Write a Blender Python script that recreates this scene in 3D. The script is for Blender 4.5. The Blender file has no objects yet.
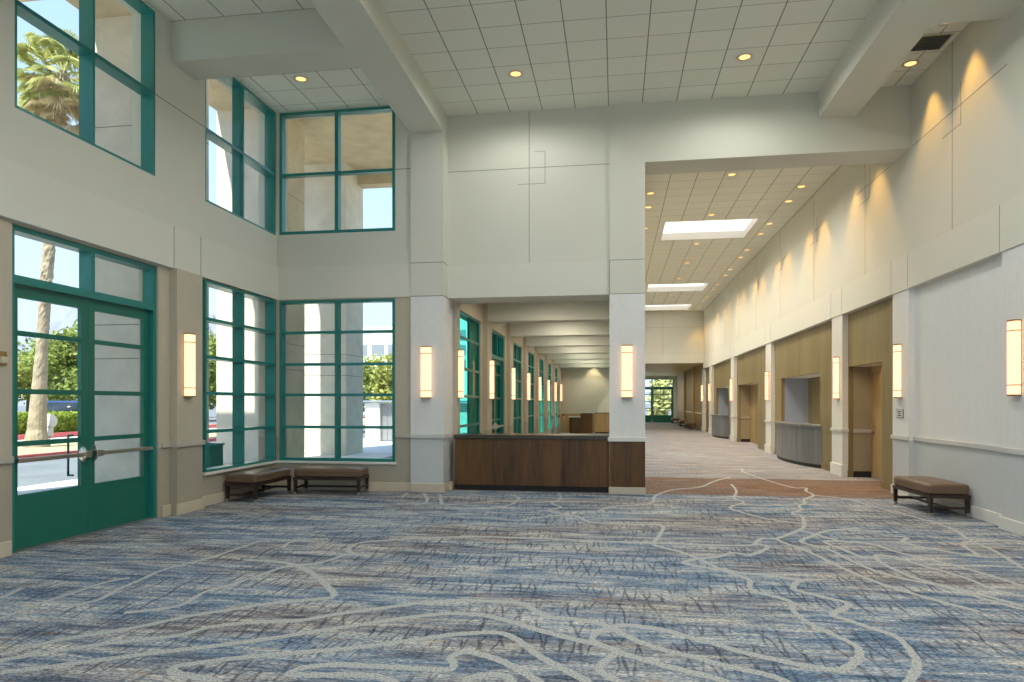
import bpy, bmesh, math, random
from mathutils import Vector, Matrix
random.seed(7)
C = bpy.context.scene.collection
PI = math.pi

# ------------------------------------------------------------------ camera
F_PX, VX, VY, EYE = 682.67, 615.9, 403.0, 1.6
TH = math.atan((VX - 512) / F_PX)
cam_d = bpy.data.cameras.new('camera'); cam = bpy.data.objects.new('camera', cam_d); C.objects.link(cam)
cam_d.sensor_width = 36; cam_d.lens = 24.0; cam_d.shift_y = (VY - 341) / 1024.0
cam_d.clip_end = 6000
cam.location = (0, 0, EYE); cam.rotation_euler = (PI / 2, 0, TH)
bpy.context.scene.camera = cam

def floor_pt(px, py):
    a = (px - 512) / F_PX; b = (VY - py) / F_PX
    s, c = math.sin(TH), math.cos(TH)
    t = -EYE / b
    return ((-s + a * c) * t, (c + a * s) * t)

# ------------------------------------------------------------------ materials
def new_mat(name):
    m = bpy.data.materials.new(name); m.use_nodes = True
    nt = m.node_tree
    for n in list(nt.nodes): nt.nodes.remove(n)
    out = nt.nodes.new('ShaderNodeOutputMaterial')
    return m, nt, out

def principled(nt, out, rough=0.6, metal=0.0, spec=0.5):
    p = nt.nodes.new('ShaderNodeBsdfPrincipled')
    p.inputs['Roughness'].default_value = rough; p.inputs['Metallic'].default_value = metal
    p.inputs['Specular IOR Level'].default_value = spec
    nt.links.new(p.outputs[0], out.inputs[0])
    return p

def N(nt, typ, **kw):
    n = nt.nodes.new(typ)
    for k, v in kw.items(): setattr(n, k, v)
    return n

def math_n(nt, op, a, b=None, c=None):
    n = nt.nodes.new('ShaderNodeMath'); n.operation = op
    for i, v in enumerate((a, b, c)):
        if v is None: continue
        if isinstance(v, (int, float)): n.inputs[i].default_value = v
        else: nt.links.new(v, n.inputs[i])
    return n.outputs[0]

def mixc(nt, fac, a, b, blend='MIX'):
    n = nt.nodes.new('ShaderNodeMix'); n.data_type = 'RGBA'; n.blend_type = blend
    for s, v in ((n.inputs[0], fac), (n.inputs[6], a), (n.inputs[7], b)):
        if isinstance(v, (int, float)): s.default_value = v
        elif isinstance(v, tuple): s.default_value = (v[0], v[1], v[2], 1)
        else: nt.links.new(v, s)
    return n.outputs[2]

def coords(nt, scale=(1, 1, 1), rot=(0, 0, 0), loc=(0, 0, 0)):
    g = nt.nodes.new('ShaderNodeNewGeometry')
    m = nt.nodes.new('ShaderNodeMapping')
    m.inputs['Scale'].default_value = scale; m.inputs['Rotation'].default_value = rot; m.inputs['Location'].default_value = loc
    nt.links.new(g.outputs['Position'], m.inputs[0])
    return m.outputs[0]

def noise(nt, vec, scale=1.0, detail=3, rough=0.5, dist=0.0):
    n = nt.nodes.new('ShaderNodeTexNoise')
    n.inputs['Scale'].default_value = scale; n.inputs['Detail'].default_value = detail
    n.inputs['Roughness'].default_value = rough; n.inputs['Distortion'].default_value = dist
    nt.links.new(vec, n.inputs['Vector'])
    return n.outputs['Fac']

def ramp(nt, fac, stops, interp='LINEAR'):
    r = nt.nodes.new('ShaderNodeValToRGB'); r.color_ramp.interpolation = interp
    e = r.color_ramp.elements
    while len(e) < len(stops): e.new(0.5)
    for el, (p, c) in zip(e, stops):
        el.position = p
        el.color = (c, c, c, 1) if isinstance(c, (int, float)) else (c[0], c[1], c[2], 1)
    nt.links.new(fac, r.inputs[0])
    return r.outputs[0]

def bump(nt, p, h, strength=0.2, dist=0.01):
    b = nt.nodes.new('ShaderNodeBump'); b.inputs['Strength'].default_value = strength; b.inputs['Distance'].default_value = dist
    nt.links.new(h, b.inputs['Height']); nt.links.new(b.outputs[0], p.inputs['Normal'])

def m_plain(name, col, rough=0.6, metal=0.0, var=0.06, vscale=3.0, spec=0.5, bumpy=0.0):
    m, nt, out = new_mat(name); p = principled(nt, out, rough, metal, spec)
    f = noise(nt, coords(nt), vscale, 4)
    lo = tuple(c * (1 - var) for c in col); hi = tuple(min(1, c * (1 + var)) for c in col)
    nt.links.new(mixc(nt, f, lo, hi), p.inputs['Base Color'])
    if bumpy: bump(nt, p, noise(nt, coords(nt), 60, 3), bumpy, 0.004)
    return m

def m_fabric(name, col, pitch=0.03):
    """woven wall covering with fine vertical ribs"""
    m, nt, out = new_mat(name); p = principled(nt, out, 0.85, 0, 0.2)
    g = coords(nt, (1 / pitch, 1 / pitch, 0.25 / pitch))
    f = noise(nt, g, 1.0, 2)
    f2 = noise(nt, coords(nt, (9, 9, 0.5)), 1.0, 3)
    c1 = mixc(nt, f, tuple(c * 0.92 for c in col), tuple(min(1, c * 1.08) for c in col))
    c2 = mixc(nt, 0.15, c1, mixc(nt, f2, tuple(c * 0.8 for c in col), tuple(min(1, c * 1.2) for c in col)))
    nt.links.new(c2, p.inputs['Base Color']); bump(nt, p, f, 0.15, 0.002)
    return m

def m_wood(name, dark, light, rough=0.4, sc=1.0, spec=0.5):
    m, nt, out = new_mat(name); p = principled(nt, out, rough, 0, spec)
    v = coords(nt, (9 * sc, 9 * sc, 0.7 * sc))
    f = noise(nt, v, 1.3, 6, 0.62, 0.6)
    f2 = noise(nt, coords(nt, (60 * sc, 60 * sc, 1.6 * sc)), 1.0, 3, 0.6)
    pan = noise(nt, coords(nt, (2.4 * sc, 2.4 * sc, 0.01)), 1.0, 0)
    base = ramp(nt, f, [(0.3, dark), (0.72, light)])
    c = mixc(nt, 0.35, base, ramp(nt, f2, [(0.35, dark), (0.7, light)]))
    c = mixc(nt, 0.25, c, ramp(nt, pan, [(0.35, dark), (0.65, light)]))
    nt.links.new(c, p.inputs['Base Color'])
    return m

def m_tiles(name, tx, ty, ox, oy, col=(0.84, 0.84, 0.745), line=0.016):
    m, nt, out = new_mat(name); p = principled(nt, out, 0.9, 0, 0.1)
    g = nt.nodes.new('ShaderNodeNewGeometry'); sx = nt.nodes.new('ShaderNodeSeparateXYZ'); nt.links.new(g.outputs['Position'], sx.inputs[0])
    def ln(o, t, off, w):
        u = math_n(nt, 'FRACT', math_n(nt, 'DIVIDE', math_n(nt, 'SUBTRACT', o, off), t))
        d = math_n(nt, 'MINIMUM', u, math_n(nt, 'SUBTRACT', 1.0, u))
        return math_n(nt, 'LESS_THAN', d, w / t / 2)
    lx, ly = ln(sx.outputs[0], tx, ox, line), ln(sx.outputs[1], ty, oy, line * 0.6)
    l = math_n(nt, 'MAXIMUM', lx, ly)
    speck = noise(nt, coords(nt), 70, 2)
    face = mixc(nt, speck, tuple(c * 0.93 for c in col), tuple(min(1, c * 1.05) for c in col))
    # faint tile to tile tone
    ix = math_n(nt, 'FLOOR', math_n(nt, 'DIVIDE', math_n(nt, 'SUBTRACT', sx.outputs[0], ox), tx))
    iy = math_n(nt, 'FLOOR', math_n(nt, 'DIVIDE', math_n(nt, 'SUBTRACT', sx.outputs[1], oy), ty))
    cmb = nt.nodes.new('ShaderNodeCombineXYZ'); nt.links.new(ix, cmb.inputs[0]); nt.links.new(iy, cmb.inputs[1])
    wn = nt.nodes.new('ShaderNodeTexWhiteNoise'); wn.noise_dimensions = '2D'; nt.links.new(cmb.outputs[0], wn.inputs[0])
    face = mixc(nt, math_n(nt, 'MULTIPLY', wn.outputs[0], 0.07), face, (0.4, 0.38, 0.33))
    nt.links.new(mixc(nt, l, face, (0.27, 0.26, 0.22)), p.inputs['Base Color'])
    return m

def m_emit(name, col, strength):
    m, nt, out = new_mat(name)
    e = nt.nodes.new('ShaderNodeEmission'); e.inputs[1].default_value = strength
    f = noise(nt, coords(nt), 9, 2)
    nt.links.new(mixc(nt, f, tuple(c * 0.96 for c in col), col), e.inputs[0])
    nt.links.new(e.outputs[0], out.inputs[0])
    return m

def m_glass(name, tint=(0.93, 0.97, 0.95), refl=0.6):
    m, nt, out = new_mat(name)
    t = nt.nodes.new('ShaderNodeBsdfTransparent'); t.inputs[0].default_value = (*tint, 1)
    g = nt.nodes.new('ShaderNodeBsdfGlossy'); g.inputs['Roughness'].default_value = 0.08
    lw = nt.nodes.new('ShaderNodeLayerWeight'); lw.inputs[0].default_value = 0.5
    f = math_n(nt, 'MULTIPLY_ADD', math_n(nt, 'POWER', lw.outputs['Facing'], 5.0), refl * 0.5, 0.005)
    mx = nt.nodes.new('ShaderNodeMixShader')
    nt.links.new(f, mx.inputs[0]); nt.links.new(t.outputs[0], mx.inputs[1]); nt.links.new(g.outputs[0], mx.inputs[2])
    nt.links.new(mx.outputs[0], out.inputs[0])
    return m

def m_leaf(name, a, b, scale=0.8):
    m, nt, out = new_mat(name)
    f = noise(nt, coords(nt), scale, 4, 0.7)
    col = ramp(nt, f, [(0.3, a), (0.7, b)])
    d = nt.nodes.new('ShaderNodeBsdfDiffuse'); t = nt.nodes.new('ShaderNodeBsdfTranslucent')
    nt.links.new(col, d.inputs[0]); nt.links.new(col, t.inputs[0])
    mx = nt.nodes.new('ShaderNodeMixShader'); mx.inputs[0].default_value = 0.35
    nt.links.new(d.outputs[0], mx.inputs[1]); nt.links.new(t.outputs[0], mx.inputs[2]); nt.links.new(mx.outputs[0], out.inputs[0])
    return m

def m_concrete(name, col, spots=0.2, scale=0.9):
    m, nt, out = new_mat(name); p = principled(nt, out, 0.9, 0, 0.2)
    f = noise(nt, coords(nt), scale, 7, 0.62); f2 = noise(nt, coords(nt), 14 * scale, 4, 0.6)
    c = ramp(nt, f, [(0.3, tuple(x * (1 - spots) for x in col)), (0.7, tuple(min(1, x * (1 + spots * 0.5)) for x in col))])
    c = mixc(nt, math_n(nt, 'MULTIPLY', f2, 0.25), c, tuple(x * 0.7 for x in col))
    nt.links.new(c, p.inputs['Base Color'])
    return m

def m_carpet():
    m, nt, out = new_mat('carpet'); p = principled(nt, out, 0.95, 0, 0.08)
    # patches of blue and of taupe, each made of long light and dark streaks running across the room
    hue = noise(nt, coords(nt, (0.30, 0.85, 1)), 1.0, 4, 0.6, 0.4)
    s1 = noise(nt, coords(nt, (0.8, 4.2, 1)), 1.0, 5, 0.68, 0.4)
    s2 = noise(nt, coords(nt, (2.6, 17.0, 1), loc=(13, 5, 0)), 1.0, 4, 0.65, 0.3)
    val = math_n(nt, 'ADD', math_n(nt, 'MULTIPLY', s1, 0.55), math_n(nt, 'MULTIPLY', s2, 0.45))
    blue = ramp(nt, val, [(0.36, (0.050, 0.095, 0.155)), (0.45, (0.140, 0.225, 0.345)), (0.52, (0.325, 0.385, 0.455)), (0.61, (0.59, 0.59, 0.57))])
    taupe = ramp(nt, val, [(0.36, (0.070, 0.075, 0.100)), (0.45, (0.205, 0.182, 0.188)), (0.52, (0.35, 0.33, 0.325)), (0.61, (0.58, 0.545, 0.48))])
    c = mixc(nt, ramp(nt, hue, [(0.46, 0.05), (0.62, 0.9)]), blue, taupe)
    fine = noise(nt, coords(nt, (30, 95, 1)), 1.0, 2, 0.7)
    dots = noise(nt, coords(nt, (75, 130, 1), loc=(3, 1, 0)), 1.0, 1, 0.5)
    # rust threads
    rust = ramp(nt, noise(nt, coords(nt, (3.0, 22, 1), loc=(1, 7, 0)), 1.0, 4, 0.7), [(0.57, 0.0), (0.67, 0.65)])
    c = mixc(nt, rust, c, (0.38, 0.22, 0.11))
    # dark crackle strokes running along the hall
    def strokes(rot, sc, loc):
        w = nt.nodes.new('ShaderNodeTexWave'); w.wave_type = 'BANDS'; w.bands_direction = 'X'
        w.inputs['Scale'].default_value = sc; w.inputs['Distortion'].default_value = 3.2
        w.inputs['Detail'].default_value = 2.0; w.inputs['Detail Scale'].default_value = 1.3
        nt.links.new(coords(nt, (1, 0.55, 1), (0, 0, rot), loc), w.inputs[0])
        return ramp(nt, w.outputs['Fac'], [(0.0, 1.0), (0.10, 0.0)])
    k = math_n(nt, 'MAXIMUM', strokes(0.18, 3.1, (0, 0, 0)), strokes(-0.26, 2.5, (5, 2, 0)))
    k = math_n(nt, 'MULTIPLY', k, ramp(nt, noise(nt, coords(nt, (5, 3, 1), loc=(2, 2, 0)), 1.0, 2), [(0.42, 0.0), (0.52, 1.0)]))
    msk = ramp(nt, noise(nt, coords(nt, (0.7, 1.4, 1), loc=(8, 3, 0)), 1.0, 3), [(0.38, 0.0), (0.52, 0.68)])
    c = mixc(nt, math_n(nt, 'MULTIPLY', k, msk), c, (0.03, 0.035, 0.06))
    # yarn
    c = mixc(nt, 1.0, c, ramp(nt, fine, [(0.38, 0.42), (0.62, 1.6)]), 'MULTIPLY')
    c = mixc(nt, ramp(nt, dots, [(0.62, 0.0), (0.72, 0.55)]), c, (0.50, 0.48, 0.43))
    c = mixc(nt, ramp(nt, dots, [(0.28, 0.55), (0.38, 0.0)]), c, (0.03, 0.05, 0.10))
    # the strip of russet carpet at the corridor's mouth, then the taupe corridor carpet
    sx = nt.nodes.new('ShaderNodeSeparateXYZ'); g = nt.nodes.new('ShaderNodeNewGeometry'); nt.links.new(g.outputs['Position'], sx.inputs[0])
    y, x = sx.outputs[1], sx.outputs[0]
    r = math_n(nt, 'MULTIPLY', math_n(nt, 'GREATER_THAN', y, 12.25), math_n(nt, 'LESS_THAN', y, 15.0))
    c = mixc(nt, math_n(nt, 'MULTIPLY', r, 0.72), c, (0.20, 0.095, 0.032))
    far = math_n(nt, 'MULTIPLY', math_n(nt, 'MULTIPLY', math_n(nt, 'GREATER_THAN', y, 15.0), math_n(nt, 'LESS_THAN', y, 43.0)), 0.5)  # stops short of the lobby, whose floor keeps daylight's blue in its colour
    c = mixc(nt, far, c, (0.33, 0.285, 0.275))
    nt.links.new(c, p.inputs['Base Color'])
    bump(nt, p, dots, 0.3, 0.004)
    return m

def m_line():
    m, nt, out = new_mat('carpet_line'); p = principled(nt, out, 0.95, 0, 0.08)
    d = noise(nt, coords(nt, (70, 90, 1)), 1.0, 2, 0.6)
    c = ramp(nt, d, [(0.36, (0.17, 0.21, 0.27)), (0.46, (0.45, 0.47, 0.46)), (0.64, (0.65, 0.655, 0.63))])
    nt.links.new(c, p.inputs['Base Color'])
    return m

MT = {}
MT['paint'] = m_plain('wall_paint', (0.67, 0.668, 0.588), 0.8, var=0.03, vscale=1.2, spec=0.25)
MT['paint2'] = m_plain('band_paint', (0.70, 0.698, 0.622), 0.8, var=0.03, vscale=1.2, spec=0.25)
MT['white'] = m_plain('trim_paint', (0.76, 0.75, 0.70), 0.6, var=0.02)
MT['cover'] = m_fabric('wall_covering', (0.54, 0.485, 0.385))
MT['cover_r'] = m_fabric('daylit_wall_covering', (0.78, 0.785, 0.77))  # same covering as the left wall, with daylight put into its colour
MT['wains_r'] = m_fabric('daylit_wainscot_covering', (0.60, 0.62, 0.615))  # the left wainscot's covering with daylight put into its colour
MT['niche'] = m_fabric('tan_niche_covering', (0.37, 0.30, 0.195))
MT['shutter'] = m_wood('daylit_blue_laminate', (0.30, 0.34, 0.44), (0.40, 0.44, 0.54), 0.35, 0.7)  # blue of reflected daylight is put into the jamb colour
MT['wains'] = m_fabric('wainscot_covering', (0.43, 0.385, 0.305))
MT['rail'] = m_plain('rail_paint', (0.50, 0.47, 0.41), 0.5)
MT['rail_r'] = m_plain('pale_rail_paint', (0.62, 0.62, 0.59), 0.5)
MT['basebd'] = m_plain('baseboard_paint', (0.62, 0.545, 0.42), 0.5)
MT['joint'] = m_plain('joint_shadow_gap', (0.22, 0.21, 0.18), 0.9)
MT['teal'] = m_plain('teal_metal', (0.020, 0.215, 0.190), 0.28, var=0.08)
MT['teald'] = m_plain('teal_door_paint', (0.010, 0.150, 0.110), 0.38, var=0.08)
MT['tile'] = m_tiles('ceiling_tile', 0.589, 0.563, -0.13, 11.67)
MT['tile2'] = m_tiles('corridor_ceiling_tile', 0.60, 0.60, 0.62, 15.0)
MT['glass'] = m_glass('window_glass')
MT['glass_teal'] = m_glass('tinted_glass', (0.32, 0.80, 0.74), 0.7)
MT['carpet'] = m_carpet(); MT['line'] = m_line()
MT['wood'] = m_wood('dark_walnut', (0.018, 0.008, 0.003), (0.21, 0.095, 0.022), 0.4)
MT['woodtop'] = m_plain('counter_cap', (0.055, 0.045, 0.03), 0.25)
MT['veneer'] = m_wood('olive_veneer', (0.17, 0.12, 0.042), (0.315, 0.24, 0.105), 0.45, 0.8)
MT['oak'] = m_wood('honey_oak_veneer', (0.40, 0.26, 0.11), (0.56, 0.39, 0.19), 0.45, 0.9)
MT['veneer_l'] = m_wood('lamplit_gold_veneer', (0.50, 0.40, 0.18), (0.62, 0.52, 0.28), 0.5, 0.6)  # gold of warm lamplight is painted into the lobby ceiling
MT['grey_panel'] = m_wood('grey_laminate', (0.095, 0.095, 0.10), (0.235, 0.235, 0.24), 0.33, 0.7)
MT['black'] = m_plain('black_base', (0.015, 0.015, 0.015), 0.5)
MT['espresso'] = m_wood('espresso_wood', (0.018, 0.010, 0.008), (0.05, 0.026, 0.018), 0.35, 2)
MT['leather'] = m_plain('brown_leather', (0.165, 0.105, 0.062), 0.33, var=0.18, vscale=6, bumpy=0.12)
MT['steel'] = m_plain('brushed_steel', (0.62, 0.58, 0.50), 0.3, 1.0)
MT['bronze'] = m_plain('aged_brass', (0.42, 0.30, 0.14), 0.35, 1.0)
MT['shade'] = m_emit('glowing_sconce_glass', (1.0, 0.53, 0.30), 1.85)
MT['lens'] = m_emit('glowing_lens', (1.0, 0.60, 0.22), 1.5)
MT['sky_lens'] = m_emit('skylight_diffuser', (1.0, 0.94, 0.86), 1.25)
MT['ring'] = m_plain('downlight_ring', (0.70, 0.62, 0.44), 0.35, 0.3)
MT['vent'] = m_plain('vent_metal', (0.30, 0.31, 0.27), 0.5)
MT['conc'] = m_concrete('pale_concrete', (0.74, 0.695, 0.59), 0.16, 1.6)
MT['stucco'] = m_concrete('tan_stucco', (0.65, 0.545, 0.375), 0.22, 1.4)
MT['pave'] = m_concrete('pavement_concrete', (0.80, 0.775, 0.72), 0.1)
MT['asph'] = m_concrete('asphalt_surface', (0.20, 0.215, 0.235), 0.25, 0.6)
MT['mulch'] = m_concrete('planting_bed_soil', (0.50, 0.40, 0.24), 0.3, 1.5)
MT['redcurb'] = m_plain('red_curb_paint', (0.55, 0.10, 0.10), 0.6)
MT['leaf_a'] = m_leaf('olive_leaves', (0.20, 0.23, 0.05), (0.58, 0.57, 0.19))
MT['leaf_b'] = m_leaf('green_leaves', (0.14, 0.20, 0.045), (0.46, 0.51, 0.16))
MT['leaf_c'] = m_leaf('sunlit_leaves', (0.40, 0.43, 0.16), (0.80, 0.78, 0.42))  # overexposed daylight beyond the far doors, painted into the leaf colour
MT['leaf_h'] = m_leaf('hedge_leaves', (0.12, 0.20, 0.03), (0.46, 0.50, 0.10), 1.5)
MT['frond'] = m_leaf('palm_fronds', (0.32, 0.36, 0.11), (0.80, 0.78, 0.40), 1.2)
MT['dead'] = m_leaf('dry_fronds', (0.50, 0.40, 0.22), (0.74, 0.63, 0.42), 1.5)
MT['bark'] = m_concrete('palm_bark', (0.42, 0.35, 0.25), 0.4, 3.0)
MT['bark2'] = m_concrete('tree_bark', (0.16, 0.12, 0.08), 0.4, 3.0)
MT['hill'] = m_concrete('hazy_hill', (0.27, 0.29, 0.34), 0.25, 0.006)
MT['wbuild'] = m_concrete('white_render', (0.80, 0.79, 0.76), 0.05)
MT['wglass'] = m_plain('dark_window_glass', (0.25, 0.28, 0.32), 0.15)
MT['tyre'] = m_plain('tyre_rubber', (0.02, 0.02, 0.02), 0.8)
MT['carglass'] = m_plain('car_window_glass', (0.03, 0.04, 0.05), 0.1)
MT['signwhite'] = m_plain('sign_white', (0.85, 0.85, 0.85), 0.5)
MT['grey'] = m_plain('grey_metal', (0.30, 0.30, 0.31), 0.4, 0.5)
MT['canopy'] = m_plain('slate_blue_canopy', (0.22, 0.26, 0.36), 0.6)
MT['redlamp'] = m_plain('red_lamp_plastic', (0.5, 0.03, 0.02), 0.3)

# ------------------------------------------------------------------ mesh helpers
def b_box(bm, lo, hi, bev=0.0, seg=2, mi=0, mat=None):
    x0, y0, z0 = lo; x1, y1, z1 = hi
    r = bmesh.ops.create_cube(bm, size=1.0)
    vs = r['verts']
    for v in vs:
        v.co = Vector(((x0 + x1) / 2 + v.co.x * (x1 - x0), (y0 + y1) / 2 + v.co.y * (y1 - y0), (z0 + z1) / 2 + v.co.z * (z1 - z0)))
    fs = set(f for v in vs for f in v.link_faces)
    for f in fs: f.material_index = mi
    if bev > 0:
        es = list(set(e for v in vs for e in v.link_edges))
        r2 = bmesh.ops.bevel(bm, geom=es, offset=bev, segments=seg, profile=0.5, affect='EDGES')
        for f in r2['faces']: f.material_index = mi
        vs = list(set(v for f in r2['faces'] for v in f.verts) | set(v for v in vs if v.is_valid))
    if mat is not None: bmesh.ops.transform(bm, matrix=mat, verts=vs)
    return vs

def b_tube(bm, p0, p1, r0, r1=None, seg=12, mi=0):
    r1 = r0 if r1 is None else r1
    p0, p1 = Vector(p0), Vector(p1); d = p1 - p0
    q = Vector((0, 0, 1)).rotation_difference(d.normalized()).to_matrix().to_4x4()
    r = bmesh.ops.create_cone(bm, cap_ends=True, segments=seg, radius1=r0, radius2=r1, depth=d.length, matrix=Matrix.Translation((p0 + p1) / 2) @ q)
    for f in set(f for v in r['verts'] for f in v.link_faces): f.material_index = mi
    return r['verts']

def b_lathe(bm, prof, center=(0, 0, 0), seg=24, mi=0):
    rings = []
    for (r, z) in prof:
        rings.append([bm.verts.new((center[0] + r * math.cos(2 * PI * i / seg), center[1] + r * math.sin(2 * PI * i / seg), center[2] + z)) for i in range(seg)])
    for a, b in zip(rings, rings[1:]):
        for i in range(seg):
            f = bm.faces.new((a[i], a[(i + 1) % seg], b[(i + 1) % seg], b[i])); f.material_index = mi

def b_prism(bm, pts, z0, z1, mi=0):
    lo = [bm.verts.new((x, y, z0)) for x, y in pts]; hi = [bm.verts.new((x, y, z1)) for x, y in pts]
    n = len(pts); fs = []
    for i in range(n): fs.append(bm.faces.new((lo[i], lo[(i + 1) % n], hi[(i + 1) % n], hi[i])))
    fs.append(bm.faces.new(hi)); fs.append(bm.faces.new(list(reversed(lo))))
    for f in fs: f.material_index = mi
    return lo + hi

def obj(name, bm, mats, parent=None, smooth=False, loc=None, normals=True):
    if normals: bmesh.ops.recalc_face_normals(bm, faces=bm.faces[:])
    me = bpy.data.meshes.new(name); bm.to_mesh(me); bm.free()
    for m in (mats if isinstance(mats, (list, tuple)) else [mats]): me.materials.append(MT[m] if isinstance(m, str) else m)
    if smooth:
        for p in me.polygons: p.use_smooth = True
    o = bpy.data.objects.new(name, me); C.objects.link(o)
    if parent is not None: o.parent = parent
    if loc is not None: o.location = loc
    return o

def boxes(name, lst, mats, parent=None, bev=0.0, smooth=False, seg=2):
    bm = bmesh.new()
    for b in lst: b_box(bm, b[0], b[1], bev, seg, b[2] if len(b) > 2 else 0)
    return obj(name, bm, mats, parent, smooth)

def struct(o): o['kind'] = 'structure'; return o
def tag(o, label, cat, group=None, kind=None):
    o['label'] = label; o['category'] = cat
    if group: o['group'] = group
    if kind: o['kind'] = kind
    return o
def empty(name, loc=(0, 0, 0), rz=0.0):
    o = bpy.data.objects.new(name, None); C.objects.link(o); o.location = loc; o.rotation_euler = (0, 0, rz); o.empty_display_size = 0.1
    return o
def copy_tree(o, parent=None):
    c = o.copy(); C.objects.link(c); c.parent = parent
    for ch in [x for x in bpy.data.objects if x.parent == o]: copy_tree(ch, c)
    return c

ORD = ['first', 'second', 'third', 'fourth', 'fifth', 'sixth', 'seventh', 'eighth', 'ninth', 'tenth', 'eleventh', 'twelfth', 'thirteenth', 'fourteenth', 'fifteenth', 'sixteenth']

# grid wall: plane axis 'X' (wall spans Y,Z) or 'Y' (spans X,Z); holes are (u0,u1,z0,z1)
def wall_cells(u0, u1, z0, z1, holes):
    us = sorted(set([u0, u1] + [min(max(h[i], u0), u1) for h in holes for i in (0, 1)]))
    zs = sorted(set([z0, z1] + [min(max(h[i], z0), z1) for h in holes for i in (2, 3)]))
    out = []
    for a, b in zip(us, us[1:]):
        run = None
        for c, d in zip(zs, zs[1:]):
            mu, mz = (a + b) / 2, (c + d) / 2
            solid = not any(h[0] < mu < h[1] and h[2] < mz < h[3] for h in holes)
            if solid:
                if run and abs(run[3] - c) < 1e-6: run[3] = d
                else:
                    run = [a, b, c, d]; out.append(run)
            else: run = None
    return out
def wall_list(axis, f0, f1, u0, u1, z0, z1, holes=(), mi=0):
    L = []
    for a, b, c, d in wall_cells(u0, u1, z0, z1, holes):
        L.append((((f0, a, c), (f1, b, d), mi) if axis == 'X' else ((a, f0, c), (b, f1, d), mi)))
    return L

ZB0, ZB1, ZC, ZCL, ZCC = 3.52, 4.12, 6.87, 7.02, 6.74     # band, ceilings
ZBEAM = 6.45
XL, XR, YB, YA = -6.25, 4.85, 12.2, 11.93
Y0 = -6.0
RAIL0, RAIL1 = 0.97, 1.04

# ================================================================== FLOOR
def catmull(pts, n=7):
    out = []
    P = [pts[0]] + pts + [pts[-1]]
    for i in range(1, len(P) - 2):
        p0, p1, p2, p3 = P[i - 1], P[i], P[i + 1], P[i + 2]
        for k in range(n):
            t = k / n
            out.append(tuple(0.5 * ((2 * p1[j]) + (-p0[j] + p2[j]) * t + (2 * p0[j] - 5 * p1[j] + 4 * p2[j] - p3[j]) * t * t + (-p0[j] + 3 * p1[j] - 3 * p2[j] + p3[j]) * t ** 3) for j in (0, 1)))
    out.append(pts[-1]); return out

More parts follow.
